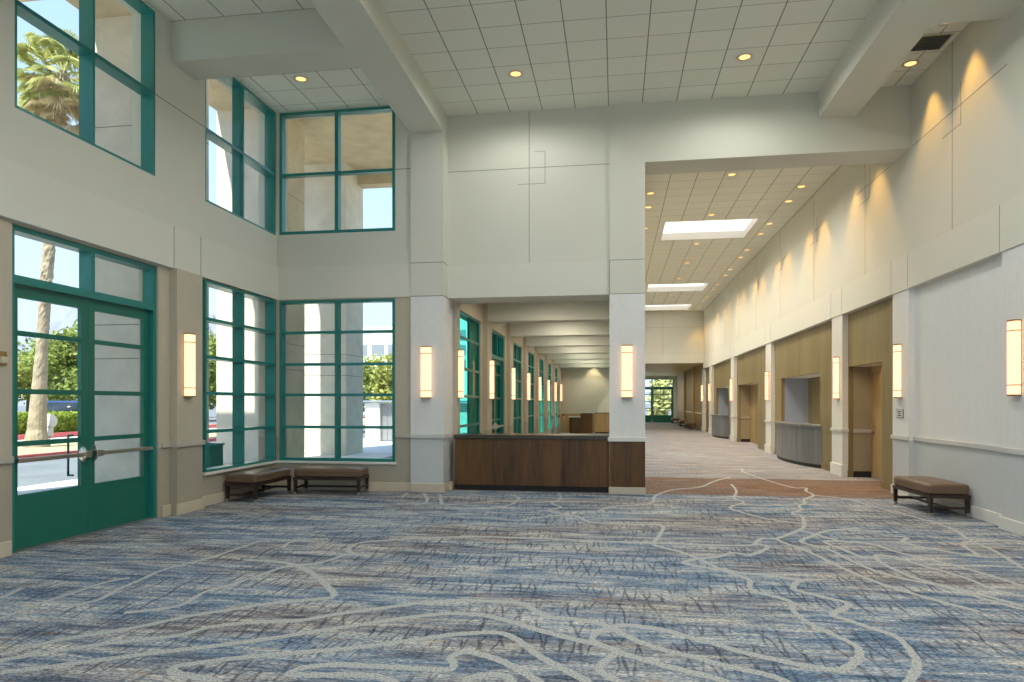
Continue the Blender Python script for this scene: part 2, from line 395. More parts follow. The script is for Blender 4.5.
LINES = [
 [(0,598.5),(22,588)], [(0,619),(38.5,604),(74,592.5),(106.6,582),(130,578)],
 [(68,606),(98,600),(118,589.5),(142,579),(166,569),(207,558.5),(260,541)],
 [(124,613),(178,606),(204,592.5),(231,585),(260,575),(289,566),(319,563),(348,554)],
 [(0,655),(60,640),(133,628),(190,616),(230,610),(274,603),(319,599),(334,595.5),(325,584),(310,572),(294,565),(274,561.5),(245,560)],
 [(0,660.6),(35.5,654.7),(89,646),(130,641),(178,635.5),(213,626.6),(260,622),(298,620.7),(334,614.7),(378,608.8),(422,603),(460,600.5),(487,601.4),(519,603),(534,610),(549,617),(572.5,619),(599,623.6),(614,629.5),(637.7,641.4),(667,651),(697,658),(721,665),(749,671),(774,677),(794,686)],
 [(0,672.5),(53,666.6),(118,657.7),(166,651.7),(207,647),(230,644),(274,638),(319,631),(363,624.5),(408,617.7),(443,614),(467,614),(484,615.6),(507,620.6),(531,628),(564,637),(602,645.8),(626,654.7),(667,666.6),(720,680),(735,690)],
 [(222,686),(207,679),(178,674),(173,668),(192,664),(230,659),(274,654.7),(334,650),(363,647),(408,641),(446,635.5),(470,633.5),(490,632.5),(504,634),(519,641),(537,654.7),(555,665),(584,680),(595,688)],
 [(405,688),(378,677),(348,675),(307,675.4),(289,674),(304,668),(334,665),(378,666.6),(414,668.6),(449,669.5),(453.6,663.6),(450.6,657.7),(464,652),(478,654),(495.5,659),(513,666.6),(537,681),(546,688)],
 [(460,690),(466,681),(478,676),(495.5,675),(509,678.4),(514,688)],
 [(630,688),(602,672.5),(600.7,665),(614,654.7),(614,649.4),(602,645.8),(592.7,640),(596,634),(614,627),(632,625.7),(667,631),(697,640),(711,643),(742,652.4),(774,659.6),(805,666),(834,670),(848.5,667),(859,658.6),(858,648),(846.5,641),(825.6,631.5),(805,621),(793.4,610.7),(791,602.4),(776,597),(755,592),(749.7,587),(749.7,580.6),(740,576.4),(721.6,570),(703,561),(682,552.5),(664,548),(654,544.5),(657,539),(661,533),(663,527),(655.4,524.4),(626,524.4),(590,522),(578.4,517),(563.6,514),(549,511),(560.7,507),(552,503.7),(560.7,499),(559,493)],
 [(720,570),(691,565),(684,562.7),(696,559),(717,557),(733,553),(750,555),(766,549),(766,545.7),(756,543.6),(762,538.5),(776.5,538.5),(795,532),(803,528),(804,522),(801,516),(792,513),(801,510),(799,505.7),(805,503.6),(804,499.5),(813.4,495.4),(806,491),(806,488),(795,488),(782.6,485),(763,479),(743.6,472),(742.6,468.7)],
 [(803,524),(789,522),(768,519),(747.7,514),(730,507.7),(743.6,502.6),(734.4,498.5),(736.4,491),(731,484)],
 [(680,489),(700.5,487),(715,481),(731,477)],
 [(460,536),(549,539),(608,541.6),(652,543),(704.6,545),(747.7,545.7),(756,543.6)],
 [(776.5,538.5),(780.6,541.6),(795,546.7),(811,553),(823.7,559),(840,567),(858,575),(884,585),(929,598.5),(979,612)],
 [(860,528),(828,531),(811,536.5),(801,541.6),(813.4,545.7),(832,551),(848,559),(869.6,569),(899,577.8),(943.7,586.7),(982,598.5),(1024,610)],
 [(800,530),(840,541),(869.6,543.7),(899,552.6),(938,561.5),(988,575),(1024,586.7)],
 [(860,542),(832,541),(825.7,542.6),(840,548.8),(862,557)],
 [(1024,597),(994,589.7),(964.5,577.8),(923,566),(893,557),(877,555.6),(881.5,563),(914,577.8),(958.5,589.7),(1006,601.5),(1024,607.5)],
 [(893,536),(906.7,537.8),(903.7,542),(926,548),(976,555.6),(964.5,546.7),(967.5,542),(1006,540.8),(1024,542)],
 [(813,495.4),(846,499),(878.5,508),(914,517),(952.6,529),(967.5,539),(994,551),(1024,569)],
 [(905,688),(917,666.6),(911,652),(896,637),(869.6,628),(846.5,620),(833,615),(848.5,604.5),(825.6,598),(798.6,591),(793.4,588),(798.6,581.6),(813,579.5)],
 [(798.6,579.5),(763,575),(738,573),(721.6,568)],
 [(490,537),(437,537.7),(384,540.7),(357,543.7),(348.4,549.6),(354,554),(369,555.5)],
 [(283,548),(289,543),(307,540),(328,539)],
 [(402,498),(407.7,493)], [(424,493),(427,502),(413.6,505)], [(440,495),(442,505)],
 [(510,495),(519,498),(510,505),(490,506.6)], [(522,520),(543,517),(572.5,515)],
 [(599,511),(614,506.6),(649.5,503.7),(655.4,496),(668,491),(680,489)],
]
bm = bmesh.new()
FX0, FX1, FY0, FY1 = -6.7, 6.4, -6.4, 57.6
b_box(bm, (FX0, FY0, -0.2), (FX1, FY1, 0.0))
for li, ln in enumerate(LINES):
    w = catmull([floor_pt(*p) for p in ln])
    n = len(w); L, R = [], []
    for i in range(n):
        a, b = w[max(0, i - 1)], w[min(n - 1, i + 1)]
        tx, ty = b[0] - a[0], b[1] - a[1]; l = math.hypot(tx, ty) or 1
        nx, ny = -ty / l, tx / l
        hw = 0.5 * (0.042 + 0.038 * abs(ny)) * (1 + 0.12 * math.sin(i * 1.7))
        L.append(bm.verts.new((w[i][0] + nx * hw, w[i][1] + ny * hw, 0.001 + li * 0.00008 + i * 0.000004))); R.append(bm.verts.new((w[i][0] - nx * hw, w[i][1] - ny * hw, 0.001 + li * 0.00008 + i * 0.000004)))
    for i in range(n - 1):
        f = bm.faces.new((L[i], R[i], R[i + 1], L[i + 1])); f.material_index = 1
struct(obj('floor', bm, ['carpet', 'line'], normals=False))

# ================================================================== LEFT WALL + ALCOVE
WT = 0.35
LW_holes = [(6.33, 8.66, 0.0, 3.5), (6.31, 8.53, 4.71, 6.97), (9.68, 11.89, 0.53, 3.5), (9.68, 11.89, 4.71, 7.0),
            (2.2, 4.4, 0.53, 3.5), (2.2, 4.4, 4.71, 6.97), (-2.6, -0.4, 0.53, 3.5), (-2.6, -0.4, 4.71, 6.97)]
xl = XL - 0.05      # face of the lower wall, set back under the band
L = wall_list('X', XL - WT, xl, Y0 - WT, YA + 0.3, 0, RAIL0, LW_holes, 1)
L += wall_list('X', XL - WT, xl, Y0 - WT, YA + 0.3, RAIL0, ZB0, LW_holes, 0)
L += wall_list('X', XL - WT, XL + 0.03, Y0 - WT, YA + 0.3, ZB0, ZB1, LW_holes, 2)
L += wall_list('X', XL - WT, XL, Y0 - WT, YA + 0.3, ZB1, 7.4, LW_holes, 3)
# pilasters either side of the door
for (a, b) in ((8.90, 9.50), (5.2, 6.27), (4.6, 5.1)):
    if a == 8.90 or a == 5.2:
        x1 = XL + (0.07 if a == 8.90 else -0.03)
        L += [((xl, a, 0), (x1, b, RAIL0), 1), ((xl, a, RAIL0), (x1, b, ZB0), 0)]
# joints
for y in (8.885, 9.52): L.append(((XL, y - 0.006, ZB0), (XL + 0.032, y + 0.006, ZB1), 4))
L.append(((XL - 0.02, 8.53, 5.834), (XL + 0.002, 9.68, 5.846), 4))
L.append(((XL - 0.02, 4.4, 5.834), (XL + 0.002, 6.31, 5.846), 4))
struct(boxes('wall_left', L, ['cover', 'wains', 'paint2', 'paint', 'joint']))

AB_holes = [(-6.2, -3.96, 0.53, 3.5), (-6.2, -3.96, 4.73, 7.0)]
L = wall_list('Y', YA, YA + 0.3, XL - WT, -3.4, 0, RAIL0, AB_holes, 1)
L += wall_list('Y', YA, YA + 0.3, XL - WT, -3.4, RAIL0, ZB0, AB_holes, 0)
L += wall_list('Y', YA - 0.03, YA + 0.3, XL, -3.4, ZB0, ZB1, AB_holes, 2)
L += wall_list('Y', YA, YA + 0.3, XL - WT, -3.4, ZB1, 7.4, AB_holes, 3)
L.append(((-3.96, YA - 0.002, 5.834), (-3.66, YA + 0.02, 5.846), 4))
struct(boxes('wall_alcove', L, ['cover', 'wains', 'paint2', 'paint', 'joint']))

# rails and baseboards
def rail_x(lst, x, y0, y1, d=1, t=0.035): lst.append(((min(x, x + d * t), y0, RAIL0), (max(x, x + d * t), y1, RAIL1)))
L = []
rail_x(L, xl, 8.72, 8.90); rail_x(L, XL + 0.07, 8.87, 9.53); rail_x(L, xl, 9.5, 9.66); rail_x(L, xl, Y0, 6.32); rail_x(L, XL - 0.03, 5.2, 6.28)
L.append(((-3.96 + 0.02, YA - 0.03, RAIL0), (-3.655, YA, RAIL1)))
struct(boxes('trim_chair_rail_left', L, 'rail', bev=0.006))
BH = 0.16
L = [((xl, 8.72, 0), (xl + 0.03, 8.90, BH)), ((XL + 0.07, 8.875, 0), (XL + 0.10, 9.525, BH)), ((xl, 9.5, 0), (xl + 0.03, YA, BH)),
     ((xl, Y0, 0), (xl + 0.03, 5.2, BH)), ((XL - 0.03, 5.2, 0), (XL, 6.28, BH)), ((XL, YA - 0.03, 0), (-3.655, YA, BH))]
struct(boxes('baseboard_left', L, 'basebd', bev=0.008))

# ---------------- windows
def window(name, axis, f, u0, u1, z0, z1, cols, rows, depth=0.15, out=-1, mull=0.05, fr=0.055, glass='glass', row_z=None, wide_mull=None):
    """frame sits from f to f+out*depth, glass near the outer side; f is the inner face"""
    L = []
    def add(ua, ub, za, zb, d0=0.0, d1=None):
        d1 = depth if d1 is None else d1
        a, b = sorted((f + out * d0, f + out * d1))
        L.append(((a, ua, za), (b, ub, zb)) if axis == 'X' else ((ua, a, za), (ub, b, zb)))
    add(u0, u0 + fr, z0, z1); add(u1 - fr, u1, z0, z1)
    add(u0 + fr, u1 - fr, z0, z0 + fr); add(u0 + fr, u1 - fr, z1 - fr, z1)
    zs = row_z if row_z is not None else [z0 + (z1 - z0) * i / rows for i in range(1, rows)]
    cu = [u0 + (u1 - u0) * i / cols for i in range(1, cols)]
    edges = [u0 + fr] + [x for c in cu for x in (c - mull / 2, c + mull / 2)] + [u1 - fr]
    for c in cu: add(c - mull / 2, c + mull / 2, z0 + fr, z1 - fr)
    for z in zs:
        for k in range(0, len(edges), 2): add(edges[k], edges[k + 1], z - 0.025, z + 0.025, 0.004, depth - 0.005)
    o = struct(boxes(name, L, 'teal'))
    g0, g1 = sorted((f + out * 0.030, f + out * 0.036))
    pb = ((g0, u0 + fr, z0 + fr), (g1, u1 - fr, z1 - fr)) if axis == 'X' else ((u0 + fr, g0, z0 + fr), (u1 - fr, g1, z1 - fr))
    boxes('pane', [pb], glass, o)
    return o
RZ = [1.155, 1.75, 2.315, 2.905]
window('window_1', 'X', XL - 0.005, 6.31, 8.53, 4.71, 6.97, 2, 2, 0.19, row_z=[5.84], mull=0.036, fr=0.036)
window('window_2', 'X', XL - 0.005, 9.68, 11.89, 4.71, 7.0, 2, 2, 0.20, row_z=[5.84], mull=0.04, fr=0.036)
window('window_3', 'X', xl + 0.05, 9.68, 11.89, 0.53, 3.5, 2, 5, 0.20, row_z=RZ, mull=0.04, fr=0.036)
window('window_4', 'Y', YA - 0.005, -6.2, -3.96, 4.73, 7.0, 2, 2, 0.13, 1, row_z=[5.84], mull=0.07)
window('window_5', 'Y', YA - 0.005, -6.2, -3.96, 0.53, 3.5, 2, 5, 0.13, 1, row_z=RZ, mull=0.07)
for i, (a, b) in enumerate(((2.2, 4.4), (-2.6, -0.4))):  # unseen windows, added to bring in daylight from the left
    window('window_%d' % (6 + 2 * i), 'X', XL - 0.005, a, b, 4.71, 6.97, 2, 2, 0.17, row_z=[5.84])
    window('window_%d' % (7 + 2 * i), 'X', xl, a, b, 0.53, 3.5, 2, 5, 0.17, row_z=RZ)
# pale sill under the corner windows
struct(boxes('trim_window_sill', [((xl, 9.66, 0.485), (XL + 0.02, 11.9, 0.53)), ((XL, YA - 0.03, 0.485), (-3.93, YA, 0.53))], 'white', bev=0.005))

# ---------------- the green double door
def double_door(name, axis, f, u0, u1, ztop, zhead, out, mat='teald', rows=(1.155, 1.725, 2.36), glass='glass', flip=False):
    def bx(ua, ub, za, zb, d0, d1):
        a, b = sorted((f + out * d0, f + out * d1))
        return ((a, ua, za), (b, ub, zb)) if axis == 'X' else ((ua, a, za), (ub, b, zb))
    fr = 0.06; um = (u0 + u1) / 2
    root = struct(boxes(name, [bx(u0, u0 + fr, 0, ztop, -0.02, 0.15), bx(u1 - fr, u1, 0, ztop, -0.02, 0.15), bx(u0 + fr, u1 - fr, ztop - fr, ztop, -0.02, 0.15),
                               bx(u0 + fr, u1 - fr, zhead, zhead + 0.09, -0.02, 0.15), bx(um - 0.03, um + 0.03, zhead + 0.09, ztop - fr, -0.02, 0.15)], 'teal'))
    boxes('transom_pane', [bx(u0 + fr, um - 0.03, zhead + 0.09, ztop - fr, 0.11, 0.116), bx(um + 0.03, u1 - fr, zhead + 0.09, ztop - fr, 0.11, 0.116)], glass, root)
    for k, (a, b) in enumerate(((u0 + fr + 0.004, um - 0.003), (um + 0.003, u1 - fr - 0.004))):
        st, zt = 0.105, zhead - 0.005
        l = [bx(a, a + st, 0.012, zt, 0.05, 0.10), bx(b - st, b, 0.012, zt, 0.05, 0.10), bx(a + st, b - st, 0.012, 0.60, 0.05, 0.10), bx(a + st, b - st, zt - 0.13, zt, 0.05, 0.10)]
        for z in rows: l.append(bx(a + st, b - st, z - 0.028, z + 0.028, 0.055, 0.095))
        leaf = boxes('door_leaf', l, mat, root)
        boxes('pane', [bx(a + st, b - st, 0.60, zt - 0.13, 0.072, 0.078)], glass, leaf)
        if rows and len(rows) == 3:
            near = (b - 0.09) if k == 0 else (a + 0.09)       # latch side
            far_ = (a + 0.03) if k == 0 else (b - 0.03)
            ua, ub = sorted((near, far_))
            bar = boxes('push_bar', [bx(ua, ub, 0.955, 1.005, -0.04, -0.002), bx(near - 0.055, near + 0.055, 0.94, 1.02, -0.045, 0.05)], 'steel', leaf, bev=0.006)
            bar['label'] = 'brushed steel push bar'
            bm = bmesh.new()
            pr = [(0.0, 0), (0.045, 0.0), (0.045, 0.012), (0.03, 0.03), (0.0, 0.032)]
            bmesh.ops.create_uvsphere(bm, u_segments=14, v_segments=10, radius=1.0)
            cx = f + out * 0.05
            for v in bm.verts:
                x, y, z = v.co
                v.co = Vector((cx - out * 0.065 * x, near + 0.022 * y, 0.98 + 0.10 * z)) if axis == 'X' else Vector((near + 0.022 * y, cx - out * 0.065 * x, 0.98 + 0.10 * z))
            obj('latch_case', bm, 'steel', leaf, True)
            if k == 0:
                bm = bmesh.new()
                u = b - 0.17; d = f + out * 0.17; d0 = f + out * 0.10
                P = (lambda u, dd, z: (dd, u, z)) if axis == 'X' else (lambda u, dd, z: (u, dd, z))
                b_tube(bm, P(u, d, 0.72), P(u, d, 1.22), 0.013); b_tube(bm, P(u, d0, 0.73), P(u, d, 0.73), 0.012); b_tube(bm, P(u, d0, 1.21), P(u, d, 1.21), 0.012)
                obj('pull_handle', bm, 'teald', leaf, True)
    return root
double_door('door_1', 'X', XL - 0.10, 6.33, 8.66, 3.5, 2.88, -1)
struct(boxes('trim_threshold', [((XL - WT, 6.33, 0.0), (XL - 0.06, 8.66, 0.011))], 'grey'))

# ================================================================== COLUMN, BEAMS, BACK WALL
BEAMX0, BEAMX1 = -3.655, -3.05
L = [((BEAMX0, 11.88, 0), (BEAMX1, 12.62, RAIL0), 1), ((BEAMX0, 11.88, RAIL0), (BEAMX1, 12.62, ZB0), 0), ((BEAMX0, 11.88, ZB0), (BEAMX1, 12.62, 7.4), 2),
     ((BEAMX0 - 0.001, 11.878, ZB0 - 0.005), (BEAMX1 + 0.002, 12.3, ZB0 + 0.007), 3), ((BEAMX0 - 0.001, 11.878, ZB1 - 0.005), (BEAMX1 + 0.002, 12.3, ZB1 + 0.007), 3)]
struct(boxes('wall_column', L, ['cover_r', 'wains_r', 'paint', 'joint']))
struct(boxes('trim_column_rail', [((BEAMX0, 11.845, RAIL0), (BEAMX1 + 0.03, 12.25, RAIL1))], 'rail_r', bev=0.006))
struct(boxes('baseboard_column', [((BEAMX0, 11.85, 0), (BEAMX1 + 0.03, 12.28, BH)), ((BEAMX1, 12.18, 0), (-2.97, 12.6, BH * 0.9))], 'basebd', bev=0.008))
struct(boxes('ceiling_beam_left', [((BEAMX0, Y0, ZBEAM), (BEAMX1, 11.88, 7.4))], 'paint'))
struct(boxes('ceiling_cross_beam_left', [((XL, 8.86, ZBEAM), (BEAMX0, 9.43, 7.4)), ((XL, 1.2, ZBEAM), (BEAMX0, 1.77, 7.4))], 'paint'))
struct(boxes('ceiling_beam_right', [((3.385, Y0, 6.42), (3.985, 12.2, 7.4))], 'paint'))
struct(boxes('ceiling_cross_beam_right', [((3.985, 8.8, 6.42), (XR, 9.40, 7.4)), ((3.985, 1.2, 6.42), (XR, 1.77, 7.4))], 'paint'))

# wall over the counter opening, pillar and lintel
L = [((BEAMX1, YB, ZB0), (-0.113, 12.62, ZB1), 1), ((BEAMX1, YB + 0.02, ZB1), (-0.113, 12.62, 7.4), 0)]
L += [((0.505, YB, 5.83), (XR, 12.9, 7.4), 0)]
yj = YB + 0.018
L += [((-1.552, yj, ZB1), (-1.542, yj + 0.01, ZC), 2), ((BEAMX1, yj, 5.834), (-0.113, yj + 0.01, 5.844), 2),
      ((-1.262, yj, 5.55), (-1.254, yj + 0.01, 6.13), 2), ((-1.75, yj, 5.545), (-1.254, yj + 0.01, 5.553), 2), ((-1.45, yj, 6.126), (-1.254, yj + 0.01, 6.132), 2)]
struct(boxes('wall_back', L, ['paint', 'paint2', 'joint']))
L = [((-0.113, 12.15, 0), (0.505, 12.9, ZB0), 1), ((-0.113, 12.17, ZB0), (0.505, 12.9, 7.4), 0),
     ((-0.114, 12.148, ZB0 - 0.004), (0.506, 12.3, ZB0 + 0.006), 2), ((-0.114, 12.168, ZB1 - 0.004), (0.506, 12.3, ZB1 + 0.006), 2), ((-0.118, 12.166, ZB0), (-0.108, 12.3, ZB1), 2)]
struct(boxes('wall_pillar', L, ['paint', 'cover_r', 'joint']))
struct(boxes('trim_pillar_cap', [((-0.14, 12.09, 0.925), (0.53, 12.15, 1.0))], 'white', bev=0.006))
struct(boxes('baseboard_pillar', [((-0.125, 12.10, 0), (0.52, 12.15, 0.125))], 'basebd', bev=0.006))
struct(boxes('trim_pillar_panel', [((-0.113, 12.125, 0.125), (0.505, 12.15, 0.925))], 'wood'))

# ================================================================== CEILINGS
def slab(name, x0, x1, y0, y1, z, mat, holes=()):
    us = sorted(set([x0, x1] + [h[i] for h in holes for i in (0, 1)])); vs = sorted(set([y0, y1] + [h[i] for h in holes for i in (2, 3)]))
    L = []
    for a, b in zip(us, us[1:]):
        for c, d in zip(vs, vs[1:]):
            if not any(h[0] < (a + b) / 2 < h[1] and h[2] < (c + d) / 2 < h[3] for h in holes): L.append(((a, c, z), (b, d, z + 0.3)))
    return struct(boxes(name, L, mat))
slab('ceiling_hall', BEAMX1, 3.385, Y0, YB + 0.3, ZC, 'tile')
slab('ceiling_left_bay', XL - WT, BEAMX0, Y0, YA + 0.3, ZCL, 'tile')
slab('ceiling_right_bay', 3.985, XR + 0.3, Y0, YB + 0.3, 6.88, 'tile')
SKY = [(1.40, 3.93, 19.85, 22.05), (1.40, 3.93, 30.2, 32.2), (1.40, 3.93, 36.6, 38.6)]
slab('ceiling_corridor', 0.2, XR + 0.3, 12.9, 39.5, ZCC, 'tile2', [(a - 0.06, b + 0.06, c - 0.06, d + 0.06) for a, b, c, d in SKY])
L = []
for (a, b, c, d) in SKY:
    L += [((a - 0.06, c - 0.06, ZCC), (a, d + 0.06, ZCC + 0.5)), ((b, c - 0.06, ZCC), (b + 0.06, d + 0.06, ZCC + 0.5)), ((a, c - 0.06, ZCC), (b, c, ZCC + 0.5)), ((a, d, ZCC), (b, d + 0.06, ZCC + 0.5))]
for i, (a, b, c, d) in enumerate(SKY):
    o = struct(boxes('window_skylight_%d' % (i + 1), L[i * 4:i * 4 + 4], 'white'))
    boxes('diffuser', [((a, c, ZCC + 0.22), (b, d, ZCC + 0.24))], 'sky_lens', o)

# ================================================================== RIGHT WALL
YE = 39.2                                  # end of the tall corridor
PIL = [(12.3, 13.0), (15.70, 16.43), (22.58, 23.37), (29.40, 30.25), (36.14, 37.1), (39.3, 40.1)]
XB = 4.97                                   # veneer plane inside the bays
XV = 5.43                                   # depth of the door niches
L = []
# tall upper wall and band
L += [((XR, Y0, ZB1), (XR + 0.35, YE + 0.3, 7.4), 0), ((XR - 0.02, Y0, ZB0), (XR + 0.35, YE + 0.3, ZB1), 1)]
# lower wall beside the hall, set back between pilasters
for (a, b, x) in ((9.52, 12.3, XR + 0.10), (8.8, 9.52, XR), (Y0, 8.8, XR + 0.10), (12.3, 12.98, XR)):
    L += [((x, a, 0), (XR + 0.35, b, RAIL0), 3), ((x, a, RAIL0), (XR + 0.35, b, ZB0), 2)]
for (a, b) in PIL[1:]:
    L += [((XR, a, 0), (XR + 0.65, b, RAIL0), 4), ((XR, a, RAIL0), (XR + 0.65, b, ZB0), 4)]
xj = XR - 0.002
def jy(y, z0, z1, w=0.012, x=xj): return ((x, y - w / 2, z0), (x + 0.02, y + w / 2, z1), 5)
def jz(y0, y1, z, w=0.011, x=xj): return ((x, y0, z - w / 2), (x + 0.02, y1, z + w / 2), 5)
L += [jz(9.4, 12.2, 5.85)]
k = 0
for k in range(8):
    yv = 10.56 + 3.52 * k
    L += [jy(yv + 0.25, ZB1, 6.74 if yv > 12 else 6.88), jy(yv, 5.57, 6.17, 0.01), jz(yv, yv + 0.55, 5.575, 0.01)]
    if k: L += [jz(yv - 0.95, yv + 0.75, 5.84, 0.01)]
for y in (9.53, 12.3, 13.0) : L.append(jy(y, ZB0, ZB1, 0.01, XR - 0.022))
for (a, b) in PIL[1:5]:
    for y in (a, b): L.append(jy(y, ZB0, ZB1, 0.01, XR - 0.022))
struct(boxes('wall_right', L, ['paint', 'paint2', 'cover_r', 'wains_r', 'white', 'joint']))
# rails and bases of the right side
L = [((XR + 0.065, 9.5, RAIL0), (XR + 0.10, 12.3, RAIL1)), ((XR - 0.03, 8.78, RAIL0), (XR, 9.54, RAIL1)), ((XR + 0.065, Y0, RAIL0), (XR + 0.10, 8.8, RAIL1)), ((XR - 0.03, 12.29, RAIL0), (XR, 13.0, RAIL1))]
for (a, b) in PIL[1:]: L.append(((XR - 0.03, a - 0.02, RAIL0), (XR + 0.13, b + 0.02, RAIL1)))
struct(boxes('trim_chair_rail_right', L, 'rail_r', bev=0.006))
L = [((XR + 0.07, 9.5, 0), (XR + 0.10, 12.3, BH)), ((XR - 0.03, 8.77, 0), (XR, 9.55, BH)), ((XR + 0.07, Y0, 0), (XR + 0.10, 8.8, BH)), ((XR - 0.025, 12.28, 0), (XR, 13.01, BH))]
for (a, b) in PIL[1:]: L.append(((XR - 0.03, a - 0.03, 0), (XR + 0.10, b + 0.03, 0.26)))
struct(boxes('baseboard_right', L, 'white', bev=0.008))

# bays: veneer wall with an opening, the niche behind, and a door or a counter window
BAYS = [(13.0, 15.70, 'door', 13.80, 15.685, 2.38), (16.43, 22.58, 'counter', 17.75, 21.75, 2.35), (23.37, 29.40, 'door', 25.1, 29.1, 2.33),
        (30.25, 36.14, 'counter', 31.6, 35.3, 2.35), (37.1, 39.3, 'door', 37.5, 39.1, 2.35)]
for i, (a, b, kind, o0, o1, zt) in enumerate(BAYS):
    z0 = 0.0 if kind == 'door' else 0.98
    hole = [(o0, o1, z0, zt)]
    L = wall_list('X', XB, XB + 0.1, a, b, 0, ZB0, hole, 0)
    d = XV if kind == 'door' else 5.75
    # niche: far side, near side, back, top
    L += [((XB + 0.1, o1, 0), (d + 0.1, o1 + 0.08, zt + 0.08), 1 if kind == 'door' else 2), ((XB + 0.1, o0 - 0.08, 0), (d + 0.1, o0, zt + 0.08), 0),
          ((XB + 0.1, o0 - 0.08, zt), (d + 0.1, o1 + 0.08, zt + 0.1), 3)]
    if kind == 'counter':
        L += [((d, o0, 0), (d + 0.1, o1, zt), 0), ((XB + 0.1, o0, 0), (d, o1, 0.9), 0)]
    else:
        dw = o1 - 0.06 - 0.95
        L += [((d, o0, 0), (d + 0.1, dw, zt), 0), ((d, o1 - 0.06, 0), (d + 0.1, o1, zt), 4)]
        L += [((d, dw, 2.25), (d + 0.1, o1 - 0.06, zt), 4)]
    struct(boxes('wall_bay_%d' % (i + 1), L, ['veneer', 'niche', 'shutter', 'white', 'oak']))
    if kind == 'door':
        struct(boxes('baseboard_bay_%d' % (i + 1), [((XB + 0.1, o1 - 0.015, 0), (d, o1, 0.13))], 'black'))
        struct(boxes('trim_bay_rail_%d' % (i + 1), [((XB + 0.1, o1 - 0.025, RAIL0 - 0.01), (d, o1, RAIL1 - 0.01))], 'rail', bev=0.005))
        dr = struct(boxes('door_%d' % (3 + i), [((d + 0.02, dw, 0.008), (d + 0.065, o1 - 0.06, 2.25))], 'oak', bev=0.004))
        bm = bmesh.new(); yk = o1 - 0.13; xk = d + 0.02
        b_tube(bm, (xk, yk, 0.98), (xk - 0.012, yk, 0.98), 0.03, seg=18); b_tube(bm, (xk - 0.01, yk, 0.98), (xk - 0.06, yk, 0.98), 0.01)
        b_tube(bm, (xk - 0.055, yk + 0.008, 0.98), (xk - 0.055, yk - 0.125, 0.98), 0.011); b_tube(bm, (xk, yk, 1.10), (xk - 0.016, yk, 1.10), 0.026, seg=18)
        h = obj('lever_handle', bm, 'bronze', dr, False); h['label'] = 'dark bronze lever handle with deadbolt'
    if kind == 'counter':
        # a counter with a bowed front that stands out of the bay
        t = empty('service_counter', (XB, (o0 + o1) / 2, 0))
        tag(t, 'bowed grey laminate service counter under the %s' % ('service window between the two nearer bay pilasters' if i == 1 else 'farther service window along the corridor'), 'counter', 'bowed service counters along the corridor')
        hw = (o1 - o0) / 2 + 0.2
        def bow(off, n=28, bulge=0.42):
            return [(-(bulge * (1 - (2 * k / n - 1) ** 2) ** 0.75 + off) if 0 < k < n else -0.002, -hw - off * 0.0 + 2 * hw * k / n) for k in range(n + 1)]
        def ring(z0_, z1_, off, name, mat, parent, mi=0):
            bm = bmesh.new(); p = [(-0.004, -hw)] + bow(off)[1:-1] + [(-0.004, hw)]
            b_prism(bm, p, z0_, z1_); return obj(name, bm, mat, parent)
        ring(0.0, 0.09, -0.03, 'toe_kick', 'black', t)
        fp = ring(0.09, 1.0, 0.0, 'front_panel', 'grey_panel', t)
        for k in (7, 14, 21):
            x, y = bow(0.0)[k]; boxes('panel_joint', [((x - 0.002, y - 0.006, 0.09), (x + 0.02, y + 0.006, 1.0))], 'black', fp)
        ring(1.0, 1.05, 0.04, 'counter_top', 'grey_panel', t)
        struct(boxes('trim_counter_sill_%d' % (i + 1), [((XB + 0.1, o0, 0.9), (5.75, o1, 0.98))], 'white'))
        boxes_n = [((5.72, o0 + 0.55, 0.98), (5.75, o0 + 0.56, zt))]
L = []
for (a, b, kind, o0, o1, zt) in BAYS:
    z = 0.14
    L += [((XB - 0.02, a + 0.03, 0), (XB, (o0 if kind == 'door' else b), z))]
    if kind == 'door': L += [((XB - 0.02, o1, 0), (XB, b, z))]
struct(boxes('baseboard_bays', L, 'veneer'))

# end wall of the tall corridor, the low lobby beyond and its door
L = [((0.2, YE, 3.83), (XR, YE + 0.3, 7.2), 0), ((0.2, YE - 0.02, 3.83), (XR, YE, 4.3), 1), ((2.6, YE - 0.004, 4.3), (2.612, YE, ZCC), 2), ((0.2, YE - 0.004, 5.84), (XR, YE, 5.85), 2)]
struct(boxes('wall_corridor_end', L, ['paint', 'paint2', 'joint']))
struct(boxes('ceiling_far_lobby', [((0.2, YE, 3.83), (6.2, 57.6, 4.0))], 'veneer_l'))
L = [((XR, 40.1, 0), (XR + 0.35, 49.8, RAIL0), 1), ((XR, 40.1, RAIL0), (XR + 0.35, 49.8, 3.83), 0), ((XR + 0.10, 49.8, 0), (XR + 0.35, 57.3, RAIL0), 3), ((XR + 0.10, 49.8, RAIL0), (XR + 0.35, 57.3, 3.83), 2)]
for y in (43.6, 49.2): L.append(((XR - 0.12, y, 0), (XR, y + 0.6, 3.83), 4))
struct(boxes('wall_far_lobby', L, ['veneer', 'veneer', 'cover', 'wains', 'oak']))
struct(boxes('trim_far_lobby_rail', [((XR - 0.03, 40.1, RAIL0), (XR, 43.6, RAIL1)), ((XR - 0.03, 44.2, RAIL0), (XR, 49.2, RAIL1))], 'white'))
FD0, FD1 = 1.25, 4.65
struct(boxes('wall_far_end', wall_list('Y', 57.2, 57.5, -0.4, 6.2, 0, 4.0, [(FD0, FD1, 0, 3.6)]), 'cover_r'))
double_door('door_2', 'Y', 57.2, FD0, FD1, 3.6, 2.85, 1, rows=(1.155, 1.725, 2.3))
